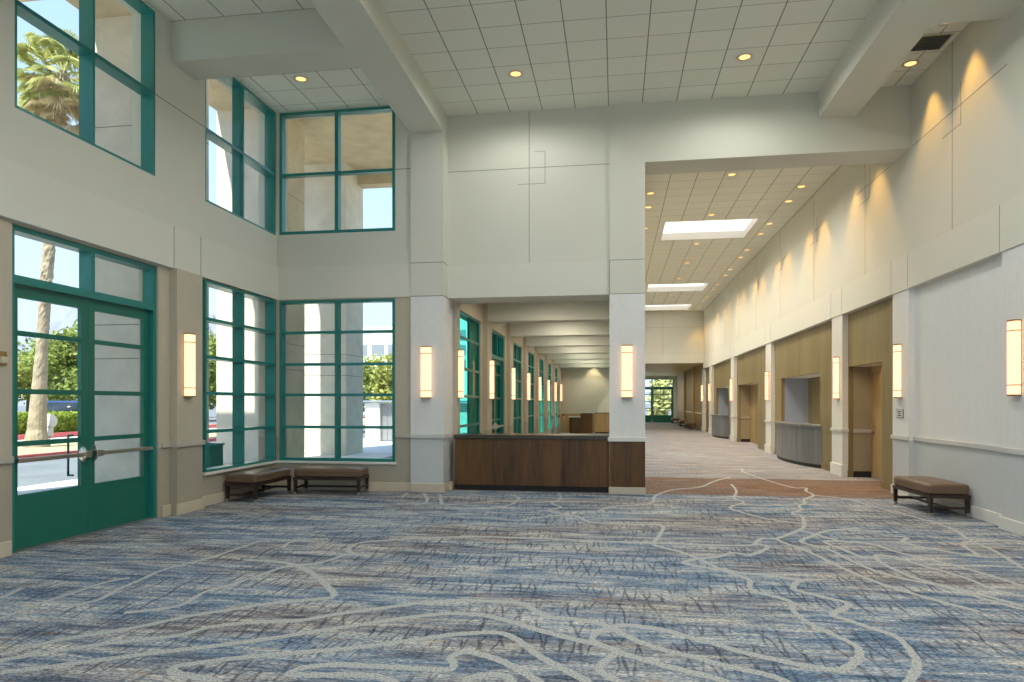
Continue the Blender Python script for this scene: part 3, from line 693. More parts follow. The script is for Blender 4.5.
# inner upper wall between corridor and aisle, on pillars
L = [((0.2, 12.9, 3.52), (0.505, YE + 0.3, 7.2), 0), ((0.2, YE, 0), (0.505, 57.6, 4.0), 0)]
for y in (19.6, 26.6, 33.6): L.append(((-0.1, y, 0), (0.505, y + 0.62, 3.52), 1))
struct(boxes('wall_corridor_left', L, ['paint', 'cover']))

# ================================================================== SIDE AISLE beyond the counter
AX = -3.05; AY1 = 37.5; ZA = 4.1
pil = [12.45 + 3.45 * k for k in range(8)]
AW = [(pil[k] + 0.72, pil[k + 1] - 0.62) for k in range(7)]
holes = [(a, b, (0.0 if k == 1 else 0.35), 3.45) for k, (a, b) in enumerate(AW)]
L = wall_list('X', AX - 0.3, AX, 12.62, AY1 + 0.3, 0, ZA + 0.2, holes, 0)
for y in pil[1:]: L += [((AX, y - 0.3, 0), (AX + 0.10, y + 0.3, RAIL0), 1), ((AX, y - 0.3, RAIL0), (AX + 0.10, y + 0.3, ZA), 0)]
L += [((AX, 12.62, 0), (AX + 0.08, 12.85, ZA), 0)]
struct(boxes('wall_aisle', L, ['cover', 'wains']))
for k, (a, b) in enumerate(AW):
    if k == 1:
        double_door('door_9', 'X', AX - 0.05, a, b, 3.45, 2.75, -1, glass='glass_teal')
    else:
        window('window_%d' % (12 + k), 'X', AX - 0.02, a, b, 0.35, 3.45, 2, 5, 0.055, row_z=[1.13, 1.74, 2.3, 2.93], glass='glass_teal', mull=0.04, fr=0.04)
slab('ceiling_aisle', AX - 0.3, 0.5, 12.62, AY1 + 0.3, ZA, 'paint')
for k in range(7):
    y = 16.05 + 3.45 * k - 0.42
    if y < AY1 - 0.6: struct(boxes('ceiling_aisle_beam_%d' % (k + 1), [((AX, y, 3.5), (0.5, y + 0.45, ZA))], 'paint'))
struct(boxes('ceiling_aisle_beam_lintel', [((AX, 12.62, 3.52), (0.2, 12.95, ZA))], 'paint'))
struct(boxes('wall_aisle_end', [((AX - 0.3, AY1, 1.0), (0.2, AY1 + 0.3, ZA), 0), ((AX - 0.3, AY1 - 0.03, 0), (0.2, AY1 + 0.3, 1.02), 1)], ['paint', 'oak']))

# the dark wood counter in the opening
t = empty('reception_counter', (-1.53, 12.6, 0))
tag(t, 'long dark walnut panelled counter spanning the opening between column and pillar', 'counter')
cx0, cx1 = -2.93 + 1.53, -0.125 + 1.53
W = (cx1 - cx0) / 4
boxes('toe_kick', [((cx0 + 0.02, -0.27, 0), (cx1, 0.3, 0.10))], 'black', t)
for k in range(4):
    boxes('front_panel', [((cx0 + W * k + 0.0006, -0.33, 0.10), (cx0 + W * (k + 1) - 0.0006, -0.29, 0.945))], 'wood', t)
boxes('carcass', [((cx0, -0.288, 0.102), (cx1, 0.36, 0.942))], 'wood', t)
boxes('counter_top', [((cx0 - 0.02, -0.36, 0.945), (cx1, 0.42, 1.02))], 'woodtop', t, bev=0.008)

# registration desk at the end of the aisle
t = empty('registration_desk', (-1.75, 35.6, 0)); tag(t, 'small brown registration desk with stepped pale top at the end of the aisle', 'desk')
boxes('desk_body', [((-0.62, -0.4, 0.05), (0.55, 0.4, 0.86)), ((-0.05, -0.4, 0.86), (0.55, 0.4, 1.08))], 'wood', t)
boxes('desk_top', [((-0.68, -0.45, 0.86), (-0.05, 0.45, 0.90)), ((-0.09, -0.44, 1.08), (0.60, 0.44, 1.12))], 'white', t, bev=0.005)
boxes('plinth', [((-0.58, -0.36, 0), (0.5, 0.36, 0.05))], 'black', t)
t = empty('sideboard', (-0.55, 36.6, 0)); tag(t, 'long honey coloured low cabinet against the aisle end wall by the pillar', 'cabinet')
boxes('cabinet_body', [((-0.55, -0.45, 0.06), (0.55, 0.45, 1.05))], 'oak', t)
for k in range(2): boxes('cabinet_door', [((-0.52 + 0.53 * k, -0.475, 0.1), (-0.02 + 0.53 * k, -0.452, 1.02))], 'oak', t, bev=0.004)
boxes('cabinet_top', [((-0.58, -0.49, 1.05), (0.55, 0.45, 1.09))], 'veneer', t)
boxes('plinth', [((-0.53, -0.42, 0), (0.53, 0.43, 0.06))], 'black', t)

# stanchions near the far windows of the aisle
def make_stanchion():
    t = empty('stanchion', (0, 0, 0))
    bm = bmesh.new(); b_lathe(bm, [(0.001, 0), (0.17, 0), (0.17, 0.015), (0.12, 0.035), (0.03, 0.05), (0.001, 0.05)], seg=20); obj('base', bm, 'black', t, True)
    bm = bmesh.new(); b_tube(bm, (0, 0, 0.045), (0, 0, 0.98), 0.027, seg=14); obj('pole', bm, 'grey', t, True)
    bm = bmesh.new(); b_lathe(bm, [(0.001, 0.98), (0.038, 0.98), (0.04, 1.03), (0.02, 1.06), (0.001, 1.062)], seg=14); obj('cap', bm, 'black', t, True)
    return t
st0 = make_stanchion()
for k, (x, y) in enumerate(((-2.55, 27.6), (-2.5, 30.2), (-2.5, 33.0))):
    s = st0 if k == 0 else copy_tree(st0)
    s.location = (x, y, 0); tag(s, 'dark stanchion post beside the aisle windows, %s beyond the walnut counter' % ORD[k], 'stanchion', 'stanchions along the aisle windows')

# ================================================================== END GLAZING behind the viewer, unseen, added to let daylight in
L = wall_list('Y', Y0 - WT, Y0, XL - WT, XR + 0.35, 0, 7.4, [(-5.6, -3.9, 0.5, 6.8), (-2.8, -0.1, 0.1, 6.6), (0.3, 3.2, 0.1, 6.6)])
struct(boxes('wall_front', L, 'paint'))
for k, (a, b, z0, z1) in enumerate(((-5.6, -3.9, 0.5, 6.8), (-2.8, -0.1, 0.1, 6.6), (0.3, 3.2, 0.1, 6.6))):
    window('window_%d' % (20 + k), 'Y', Y0 - 0.02, a, b, z0, z1, 2, 5, 0.15, -1)

# ================================================================== SCONCES
def make_sconce():
    """faces +X, back at x=0, centre at origin"""
    t = empty('wall_sconce', (0, 0, 0))
    H, Wd, D = 0.465, 0.092, 0.10
    boxes('back_plate', [((0, -Wd + 0.01, -H), (0.012, Wd - 0.01, H))], 'bronze', t)
    bm = bmesh.new()
    n = 10
    pts = [(0.014, -Wd)] + [(D * 0.55 + D * 0.45 * math.sin(PI * k / n), -Wd * math.cos(PI * k / n) ) for k in range(n + 1)] + [(0.014, Wd)]
    b_prism(bm, pts, -H + 0.02, H - 0.02); obj('lamp_shade', bm, 'shade', t)
    def band(z0, z1, g, name):
        bm = bmesh.new(); p = [(0.012, -Wd - g)] + [(D * 0.55 + (D * 0.45 + g) * math.sin(PI * k / n), -(Wd + g) * math.cos(PI * k / n)) for k in range(n + 1)] + [(0.012, Wd + g)]
        b_prism(bm, p, z0, z1); return obj(name, bm, 'bronze', t)
    band(H - 0.02, H, 0.003, 'top_cap'); band(-H, -H + 0.02, 0.003, 'bottom_cap')
    band(H - 0.14, H - 0.128, 0.002, 'band'); band(-H + 0.128, -H + 0.14, 0.002, 'band')
    return t
sc0 = make_sconce(); used = [False]
def sconce(x, y, rz, label, group=None):
    s = sc0 if not used[0] else copy_tree(sc0)
    used[0] = True
    s.location = (x, y, 2.15); s.rotation_euler = (0, 0, rz); tag(s, label, 'wall lamp', group)
sconce(XL + 0.07, 9.13, 0, 'lit vertical wall sconce between the green double door and the corner windows')
sconce(-3.36, 11.88, -PI / 2, 'lit vertical wall sconce on the pale column beside the corner windows')
sconce(0.192, 12.15, -PI / 2, 'lit vertical wall sconce on the square pillar at the end of the walnut counter')
sconce(XR, 9.17, PI, 'lit vertical wall sconce cut close to the right picture edge, above the grey wainscot')
sconce(XR, 12.66, PI, 'lit vertical wall sconce above the small wall sign, by the nearest doorway')
NM = ['between the nearest doorway and the nearer service window', 'between the nearer service window and the second doorway', 'between the second doorway and the farther service window', 'just beyond the farther service window', 'beyond the last corridor doorway']
for k, (a, b) in enumerate(PIL[1:]):
    sconce(XR, (a + b) / 2 - (0.1 if k == 0 else 0), PI, 'lit wall sconce on the corridor pilaster ' + NM[k], 'sconces on the corridor pilasters')
for k, y in enumerate(pil[1:]):
    if y < AY1: sconce(AX + 0.10, y, 0, 'lit sconce on the window side of the aisle, %s beyond the counter' % ORD[k + 1], 'sconces along the aisle windows')
sconce(AX + 0.08, 12.74, 0, 'lit sconce beside the walnut counter end, nearest of the aisle row', 'sconces along the aisle windows')

# ================================================================== BENCHES
def make_bench():
    t = empty('bench', (0, 0, 0)); Lh, Wh = 0.60, 0.275
    bm = bmesh.new(); b_box(bm, (-Lh + 0.008, -Wh + 0.008, 0.305), (Lh - 0.008, Wh - 0.008, 0.45), 0.034, 4)
    bmesh.ops.subdivide_edges(bm, edges=[e for e in bm.edges if e.calc_length() > 0.3], cuts=8, use_grid_fill=True)
    for v in bm.verts:
        if v.co.z > 0.42:
            v.co.z += 0.018 * (1 - (v.co.x / Lh) ** 4) * (1 - (v.co.y / Wh) ** 4)
    cu = obj('cushion', bm, 'leather', t, True)
    bm = bmesh.new()
    for (a, b) in (((-Lh + 0.008, -Wh + 0.007, 0.392), (Lh - 0.008, -Wh + 0.012, 0.398)), ((-Lh + 0.008, Wh - 0.012, 0.392), (Lh - 0.008, Wh - 0.007, 0.398))): b_box(bm, a, b)
    obj('piping', bm, 'espresso', cu)
    boxes('apron', [((-Lh, -Wh, 0.258), (Lh, -Wh + 0.03, 0.305)), ((-Lh, Wh - 0.03, 0.258), (Lh, Wh, 0.305)), ((-Lh, -Wh + 0.03, 0.258), (-Lh + 0.03, Wh - 0.03, 0.305)), ((Lh - 0.03, -Wh + 0.03, 0.258), (Lh, Wh - 0.03, 0.305)),
                    ((-Lh + 0.03, -Wh + 0.03, 0.28), (Lh - 0.03, Wh - 0.03, 0.305))], 'espresso', t)
    for sx in (-1, 1):
        for sy in (-1, 1):
            bm = bmesh.new()
            x, y = sx * (Lh - 0.032), sy * (Wh - 0.032)
            r = bmesh.ops.create_cone(bm, cap_ends=True, segments=4, radius1=0.029, radius2=0.040, depth=0.255, matrix=Matrix.Translation((x, y, 0.1725)) @ Matrix.Rotation(PI / 4, 4, 'Z'))
            lg = obj('leg', bm, 'espresso', t)
            bm = bmesh.new(); bmesh.ops.create_cone(bm, cap_ends=True, segments=4, radius1=0.0275, radius2=0.0295, depth=0.05, matrix=Matrix.Translation((x, y, 0.025)) @ Matrix.Rotation(PI / 4, 4, 'Z'))
            f = obj('ferrule', bm, 'steel', lg); f['label'] = 'metal ferrule'
    boxes('stretcher', [((-Lh + 0.05, -0.016, 0.10), (Lh - 0.05, 0.016, 0.135)), ((-Lh + 0.018, -Wh + 0.05, 0.10), (-Lh + 0.048, Wh - 0.05, 0.135)), ((Lh - 0.048, -Wh + 0.05, 0.10), (Lh - 0.018, Wh - 0.05, 0.135))], 'espresso', t)
    return t
b0 = make_bench()
SPOTS = [(-5.97, 10.80, PI / 2, 'brown leather bench with dark legs under the corner windows, by the green framed side window'),
         (-5.0, 11.53, 0.06, 'brown leather bench with dark legs against the alcove end wall, facing the hall'),
         (4.62, 11.0, PI / 2 + 0.03, 'brown leather bench with dark legs standing alone against the grey wainscot'),
         (4.40, 42.2, PI / 2, 'distant brown bench along the corridor wall, nearer of the far benches'),
         (4.40, 46.2, PI / 2, 'distant brown bench along the corridor wall between two wood pilasters'),
         (4.45, 53.0, PI / 2, 'distant pale topped bench beside the glazed end doors')]
for k, (x, y, r, lab) in enumerate(SPOTS):
    b = b0 if k == 0 else copy_tree(b0)
    b.location = (x, y, 0); b.rotation_euler = (0, 0, r); tag(b, lab, 'bench', 'brown leather benches')

# wall sign beside the doorway and the fitting at the left picture edge
t = empty('room_sign', (XR, 12.65, 1.42)); t.scale = (1, 1.75, 0.92); tag(t, 'small grey room sign plate under the sconce beside the nearest doorway', 'sign')
boxes('plate', [((-0.012, -0.085, -0.085), (0.0, 0.085, 0.085))], 'grey', t, bev=0.003)
boxes('face', [((-0.015, -0.07, -0.07), (-0.0122, 0.07, 0.07))], 'white', t)
boxes('lettering', [((-0.0165, -0.05, 0.025), (-0.0152, 0.05, 0.045)), ((-0.0165, -0.03, -0.01), (-0.0152, 0.035, 0.008)), ((-0.0165, -0.045, -0.05), (-0.0152, 0.04, -0.03))], 'black', t)
t = empty('alarm_strobe', (XL - 0.03, 6.17, 2.06)); tag(t, 'small brass coloured alarm fitting on the wall left of the green door', 'alarm')
boxes('back_plate', [((0, -0.06, -0.075), (0.02, 0.06, 0.075))], 'bronze', t, bev=0.004)
boxes('lens', [((0.02, -0.035, -0.05), (0.06, 0.035, 0.02))], 'ring', t, bev=0.01)

# ================================================================== DOWNLIGHTS
def make_downlight():
    t = empty('recessed_downlight', (0, 0, 0))
    bm = bmesh.new(); b_lathe(bm, [(0.118, -0.001), (0.12, -0.008), (0.095, -0.012), (0.082, -0.004), (0.080, -0.002), (0.118, -0.001)], seg=28); obj('ring', bm, 'ring', t, True)
    bm = bmesh.new(); bmesh.ops.create_circle(bm, cap_ends=True, segments=28, radius=0.081, matrix=Matrix.Translation((0, 0, -0.003))); obj('lens', bm, 'lens', t)
    return t
dl0 = make_downlight(); dused = [False]
def lamp(x, y, z, power, col, size=160, blend=0.6, r=0.09, aim=None):
    d = bpy.data.lights.new('downlight_lamp', 'SPOT'); d.energy = power; d.color = col; d.spot_size = math.radians(size); d.spot_blend = blend; d.shadow_soft_size = r
    o = bpy.data.objects.new('downlight_lamp', d); C.objects.link(o); o.location = (x, y, z)
    if aim: o.rotation_euler = Vector((aim[0] - x, aim[1] - y, aim[2] - z)).to_track_quat('-Z', 'Y').to_euler()
    return o
def downlight(x, y, z, label, power, col=(1, 0.84, 0.62), group=None, **kw):
    d = dl0 if not dused[0] else copy_tree(dl0)
    dused[0] = True
    d.location = (x, y, z); tag(d, label, 'ceiling light', group)
    if power: lamp(x, y, z - 0.03, power, col, **kw)
HALL_W, HALL_C = 140.0, (1.0, 0.985, 0.93)
DAYC = (0.92, 0.96, 1.0)
for j, y in enumerate((10.81, 7.29, 3.77, 0.25, -3.27)):
    for i, x in enumerate((-1.586, 1.939)):
        if j == 0:
            downlight(x, y, ZC, 'lit round downlight in the tiled hall ceiling, ' + ('nearer the tall column' if i == 0 else 'nearer the wide corridor opening'), 95, HALL_C, 'downlights in the hall ceiling', size=172, blend=0.5)
        else:
            lamp(x, y, ZC - 0.03, 105 if i == 0 else 190, HALL_C, 172, 0.5)
downlight(-5.205, 10.752, ZCL, 'round downlight in the small tiled ceiling over the corner windows', 0, HALL_C, size=172, blend=0.5)
lamp(-1.2, 37.05, 3.95, 60, (1, 0.78, 0.45), 70, 0.5, aim=(-1.2, 37.4, 2.0))  # added lamp without a fixture, brightening the aisle's end wall
WARM = (1.0, 0.54, 0.13)
for k, y in enumerate((11.43, 10.22)):
    downlight(4.53, y, 6.88, 'warm downlight in the side ceiling bay, %s' % ('next to the lintel' if k == 0 else 'beyond the slatted vent'), 85, WARM, 'warm wall washing downlights', size=66, blend=0.5, aim=(4.66, y, 4.2))
for y in (6.7, 5.6, 3.2, 2.1, -0.4, -1.5): lamp(4.46, y, 6.82, 55, WARM, 62, 0.5, aim=(4.66, y, 4.2))
n = 0
for k in range(8):
    for j, y in enumerate((13.65 + 3.4 * k, 14.85 + 3.4 * k)):
        if y > 38.8: continue
        if n: downlight(4.35, y, ZCC, 'small warm downlight close to the right corridor wall, %s beyond the lintel' % ORD[n - 1], 120, WARM, 'warm wall washing downlights', size=60, blend=0.5, aim=(4.60, y, 4.0))
        else: lamp(4.35, y, ZCC - 0.03, 120, WARM, 60, 0.5, aim=(4.60, y, 4.0))
        if 16 < y < 28: downlight(0.84, y, ZCC, 'small warm downlight along the pillar side of the corridor ceiling, %s beyond the lintel' % ORD[n - 2], 40, (1, 0.80, 0.55), 'warm wall washing downlights', size=120, blend=0.7)
        n += 1
n = 0
for y in (15.92, 19.25, 22.7, 25.7, 28.9, 33.1, 35.8):  # the last is added to brighten the corridor's end wall
    downlight(2.58, y, ZCC, 'round downlight on the centre line of the tiled corridor ceiling, %s beyond the lintel' % ORD[n], 400, (1, 0.93, 0.82), 'downlights in the corridor ceiling', size=158, blend=0.8)
    n += 1
for y in (14.2, 18, 21.4, 24.9, 28.3, 31.8, 35.2): lamp(-1.4, y, ZA - 0.03, 85, (1, 0.90, 0.72), 172, 0.5)
for y in (42.0, 46.0, 50.0, 54.0): lamp(2.6, y, 3.8, 110, (1, 0.84, 0.55), 172, 0.5)
for (a, b, kind, o0, o1, zt) in BAYS: lamp(5.3, (o0 + o1) / 2 + 0.2, zt - 0.03, 7 if kind == 'door' else 6, (1, 0.7, 0.36), 165, 0.6)

# slatted vent beside the downlights
t = empty('ceiling_vent', (4.55, 10.80, 6.88)); t.scale = (0.8, 0.8, 1); tag(t, 'dark slatted square air vent in the side ceiling bay between two downlights', 'vent')
boxes('frame', [((-0.29, -0.29, -0.012), (0.29, -0.25, -0.001)), ((-0.29, 0.25, -0.012), (0.29, 0.29, -0.001)), ((-0.29, -0.25, -0.012), (-0.25, 0.25, -0.001)), ((0.25, -0.25, -0.012), (0.29, 0.25, -0.001))], 'ring', t)
boxes('backing', [((-0.25, -0.25, -0.004), (0.25, 0.25, -0.001))], 'black', t)
bm = bmesh.new()
for k in range(9):
    b_box(bm, (-0.25, -0.022, -0.003), (0.25, 0.022, 0.003), mat=Matrix.Translation((0, -0.22 + 0.055 * k, -0.018)) @ Matrix.Rotation(0.6, 4, 'X'))
obj('slats', bm, 'vent', t)
# small sprinkler heads
def make_sprinkler():
    t = empty('sprinkler', (0, 0, 0))
    bm = bmesh.new(); b_lathe(bm, [(0.001, -0.001), (0.04, -0.001), (0.04, -0.006), (0.001, -0.01)], seg=16); obj('rosette', bm, 'ring', t)
    bm = bmesh.new(); b_tube(bm, (0, 0, -0.008), (0, 0, -0.045), 0.009); b_lathe(bm, [(0.001, -0.045), (0.022, -0.045), (0.022, -0.05), (0.001, -0.05)], seg=12); obj('head', bm, 'steel', t)
    return t

# ================================================================== OUTSIDE
GZ = -0.02
def ground(name, x0, x1, y0, y1, z, mat): return struct(boxes(name, [((x0, y0, z - 0.3), (x1, y1, z))], mat))
ground('exterior_ground', -400, 400, -300, 1500, -0.2, 'asph')
ground('pavement_walk', -11.35, XL - WT, -40, 75, GZ, 'pave')
ground('pavement_beyond', XL - WT, AX - 0.3, YA + 0.3, 75, GZ, 'pave')
ground('road_drive', -17.6, -11.35, -40, 120, -0.10, 'asph')
struct(boxes('curb_bed', [((-17.75, -40, -0.12), (-17.6, 120, 0.03))], 'redcurb'))
ground('terrain_bed', -22.3, -17.75, -40, 120, 0.0, 'mulch')
ground('road_lane', -26.8, -22.3, -40, 120, -0.08, 'pave')
struct(boxes('curb_hedge', [((-27.0, -40, -0.1), (-26.8, 120, 0.16))], 'redcurb'))
ground('terrain_hedge', -29.5, -27.0, -40, 120, 0.05, 'mulch')
ground('pavement_parking', -140, -29.5, -80, 200, -0.06, 'asph')
ground('pavement_end', -3.2, 12, 57.6, 66, GZ, 'pave')

# portico: piers and roof
PXL = -10.0
def pier(name, x0, x1, y0, y1, z1, jz_=True, mat='conc'):
    L = [((x0, y0, GZ), (x1, y1, z1), 0)]
    for z in (2.45, 3.1, 5.0, 6.9):
        L.append(((x0 - 0.002, y0 - 0.002, z - 0.008), (x1 + 0.002, y1 + 0.002, z + 0.008), 1))
    return struct(boxes(name, L, [mat, 'joint']))
pier('wall_portico_pier', PXL, -8.25, 11.79, 12.9, 9.0)
pier('wall_portico_pier_far', PXL, -8.2, 16.08, 17.15, 9.0, mat='stucco')
struct(boxes('wall_portico_pier_lit_face', [((PXL - 0.01, 15.98, GZ), (-8.19, 16.075, 9.0))], 'conc'))  # sunlit tone of the pier's front, put into a paler slab
pier('wall_portico_shade_pier', -12.2, -8.25, 6.0, 7.1, 9.0)  # unseen pier, widened and placed to cast shade on the next one
pier('wall_portico_pier_end', PXL, -8.21, 20.0, 21.43, 9.0)
struct(boxes('roof_portico', [((-11.95, 2.0, 9.0), (PXL, 11.1, 9.5)), ((PXL, -8, 9.0), (XL - WT, 21.43, 9.5)), ((XL - WT, YA + 0.3, 9.0), (AX - 0.3, 21.43, 9.5))], 'stucco'))  # the outermost slab is added out of view to shade the pier
struct(boxes('wall_portico_header', [((-8.21, 20.95, 8.62), (AX - 0.3, 21.4, 9.0))], 'stucco'))
# building body above hall and aisle so the sky cannot leak in
struct(boxes('roof_hall', [((XL - WT, Y0 - WT, 7.4), (XR + 2, 13, 7.6)), ((0.2, 13, 7.25), (XR + 2, 40, 7.6)), ((AX - 0.3, 12.62, 4.4), (0.2, 38, 4.6))], 'stucco'))
struct(boxes('wall_outer_right', [((6.1, Y0, 0), (6.2, 57.6, 7.6)), ((XR + 0.3, YE + 0.3, 4.0), (6.2, YE + 0.4, 7.6))], 'stucco'))

# green box planter by the pier
t = empty('planter_box', (-7.90, 12.15, GZ)); t.scale = (0.85, 0.7, 1.0); tag(t, 'dark teal box planter standing outside the corner windows', 'planter')
L = [((-0.35, -0.3, 0.04), (0.35, -0.27, 0.8)), ((-0.35, 0.27, 0.04), (0.35, 0.3, 0.8)), ((-0.35, -0.27, 0.04), (-0.32, 0.27, 0.8)), ((0.32, -0.27, 0.04), (0.35, 0.27, 0.8)), ((-0.32, -0.27, 0.04), (0.32, 0.27, 0.07))]
boxes('box', L, 'teald', t); boxes('rim', [((-0.38, -0.33, 0.8), (0.38, -0.26, 0.84)), ((-0.38, 0.26, 0.8), (0.38, 0.33, 0.84)), ((-0.38, -0.26, 0.8), (-0.31, 0.26, 0.84)), ((0.31, -0.26, 0.8), (0.38, 0.26, 0.84))], 'teal', t)
for sx in (-1, 1):
    for sy in (-1, 1): boxes('foot', [((sx * 0.29 - 0.04, sy * 0.24 - 0.04, 0), (sx * 0.29 + 0.04, sy * 0.24 + 0.04, 0.04))], 'black', t)
boxes('soil', [((-0.32, -0.27, 0.68), (0.32, 0.27, 0.72))], 'mulch', t)

# keyhole-shaped white sign seen from the back
sx_, sy_ = floor_pt(49.5, 446)
t = empty('drive_sign', (sx_, sy_, 0.0), 0.3); tag(t, 'white keyhole shaped sign on a thin post in the planting bed outside', 'sign')
bm = bmesh.new(); b_tube(bm, (0, 0.03, 0), (0, 0.03, 0.9), 0.02); obj('post', bm, 'grey', t, True)
bm = bmesh.new()
b_tube(bm, (0, -0.01, 0.93), (0, 0.008, 0.93), 0.27, seg=32); b_box(bm, (-0.13, -0.01, 0.36), (0.13, 0.008, 0.75))
obj('panel', bm, 'signwhite', t)

# leaf clouds
def leaves(bm, center, rad, n, size, shell=0.55, mi=0, rng=random):
    for _ in range(n):
        while True:
            v = Vector((rng.uniform(-1, 1), rng.uniform(-1, 1), rng.uniform(-1, 1)))
            if 0.05 < v.length <= 1: break
        v = v.normalized() * (shell + (1 - shell) * rng.random())
        c = Vector(center) + Vector((v.x * rad[0], v.y * rad[1], v.z * rad[2]))
        s = size * rng.uniform(0.6, 1.3)
        a = Vector((rng.uniform(-1, 1), rng.uniform(-1, 1), rng.uniform(-0.6, 0.6))).normalized(); b = a.orthogonal().normalized()
        b = (b + a.cross(b) * rng.uniform(-1, 1)).normalized()
        q = [c - a * s, c + b * s * 0.55, c + a * s, c - b * s * 0.55]
        f = bm.faces.new([bm.verts.new(p) for p in q]); f.material_index = mi
def tree(name, x, y, h, r, label, mat, n=2600, size=0.3, group=None, low=0.25):
    t = empty(name, (x, y, -0.08)); tag(t, label, 'tree', group)
    bm = bmesh.new(); b_tube(bm, (0, 0, 0), (0, 0, h * 0.5), 0.06 * r + 0.08, 0.04 * r + 0.05, 10)
    for k in range(4):
        a = k * PI / 2 + 0.4; b_tube(bm, (0, 0, h * 0.35), (math.cos(a) * r * 0.5, math.sin(a) * r * 0.5, h * 0.68), 0.1, 0.04, 8)
    obj('trunk', bm, 'bark2', t, True)
    bm = bmesh.new(); rg = random.Random(int(abs(x * 13 + y * 7)))
    nb = 9
    for k in range(nb):
        a = rg.random() * 2 * PI; d = r * 0.55 * rg.random() ** 0.5
        zz = h * (low + (0.85 - low) * (k + 0.5) / nb)
        rr = r * rg.uniform(0.45, 0.65)
        leaves(bm, (math.cos(a) * d, math.sin(a) * d, zz), (rr, rr, min(rr * 0.8, h * 0.17)), n // nb, size, 0.4, rng=rg)
    obj('crown', bm, mat, t, normals=False)
TR = [(-55.6, 49.0, 6.6, 4.6), (-46.5, 54.0, 9.6, 4.8), (-62.8, 65.3, 8.0, 5.2), (-51.6, 69.5, 11.5, 4.4), (-37.3, 57.0, 8.2, 4.4), (-74.4, 63.8, 9.0, 5.2), (-42, 73, 10, 5)]
DS = ['low olive tree behind the palm trunk, across the parking lot', 'tall broad yellow green tree between palm trunk and door stile', 'second row tree showing just right of the palm trunk', 'highest far tree hidden partly by the near pier', 'tree seen through the corner windows beside the pier', 'farthest tree toward the left side of the door glass', 'distant tree between the portico piers, through the corner windows']
for k, (x, y, h, r) in enumerate(TR):
    tree('broadleaf_tree', x, y, h, r if k else 4.0, DS[k], 'leaf_a' if k % 3 != 1 else 'leaf_b', 6500, 0.22, 'trees around the parking lot')
tree('broadleaf_tree', -14.6, 37.5, 4.7, 2.2, 'bushy green tree in front of the white office block', 'leaf_b', 2600, 0.16, low=0.3)
tree('broadleaf_tree', -11.0, 33.6, 4.3, 1.9, 'bushy olive tree behind the white enclosure, at the window edge', 'leaf_a', 2200, 0.16, low=0.25)
for k, (x, y) in enumerate(((0.6, 72), (4.6, 69), (8.6, 72), (12.6, 70), (-3.6, 70))):
    tree('broadleaf_tree', x, y, 7.5, 2.1, 'leafy tree outside the far glazed doors, %s from the left' % ORD[[1, 2, 3, 4, 0][k]], 'leaf_c', 2400, 0.26, 'trees outside the far doors', low=0.06)
# hedge
bm = bmesh.new(); rg = random.Random(3)
hx0, hx1, hy0, hy1, hh = -29.2, -27.1, 21, 42, 1.12
b_box(bm, (hx0 + 0.25, hy0 + 0.25, 0.05), (hx1 - 0.25, hy1 - 0.25, hh - 0.2), mi=0)
for _ in range(9000):
    side = rg.random()
    y = rg.uniform(hy0, hy1)
    if side < 0.5: c = Vector((hx1 - rg.random() * 0.3, y, rg.uniform(0.05, hh)))
    elif side < 0.9: c = Vector((rg.uniform(hx0, hx1), y, hh - rg.random() * 0.25))
    else: c = Vector((rg.uniform(hx0, hx1), rg.choice((hy0, hy1)), rg.uniform(0.05, hh)))
    s = rg.uniform(0.06, 0.13); a = Vector((rg.uniform(-1, 1), rg.uniform(-1, 1), rg.uniform(-1, 1))).normalized(); b = a.orthogonal().normalized()
    bm.faces.new([bm.verts.new(p) for p in (c - a * s, c + b * s * 0.7, c + a * s, c - b * s * 0.7)])
tag(obj('hedge', bm, 'leaf_h', normals=False), 'clipped yellow green hedge behind the red curb, in front of the parked cars', 'hedge')

# palm
px_, py_ = floor_pt(36, 447)
t = empty('fan_palm', (px_, py_, 0)); tag(t, 'tall fan palm with rough trunk outside the green double door', 'palm tree')
rt = Vector((math.cos(TH), math.sin(TH), 0))
PH = 13.6
def trunk_c(z): u = z / PH; return rt * (0.75 * u + 0.25 * u * u) 
bm = bmesh.new(); seg = 18; rings = []; rg = random.Random(5)
nz = 110
for k in range(nz + 1):
    z = PH * k / nz
    r = 0.33 - 0.14 * min(1, z / 3.5)
    if z < 0.6: r += 0.10 * (0.6 - z) / 0.6
    rough = 0.0
    if z > 5.2: r = 0.19; rough = 0.04
    elif z > 4.8: r += 0.0 * (z - 4.8) / 0.4; rough = 0.025
    else: rough = 0.012
    c = trunk_c(z)
    rings.append([bm.verts.new((c.x + (r + rg.uniform(-rough, rough)) * math.cos(2 * PI * i / seg), c.y + (r + rg.uniform(-rough, rough)) * math.sin(2 * PI * i / seg), z)) for i in range(seg)])
for a, b in zip(rings, rings[1:]):
    for i in range(seg): bm.faces.new((a[i], a[(i + 1) % seg], b[(i + 1) % seg], b[i]))
obj('trunk', bm, 'bark', t)
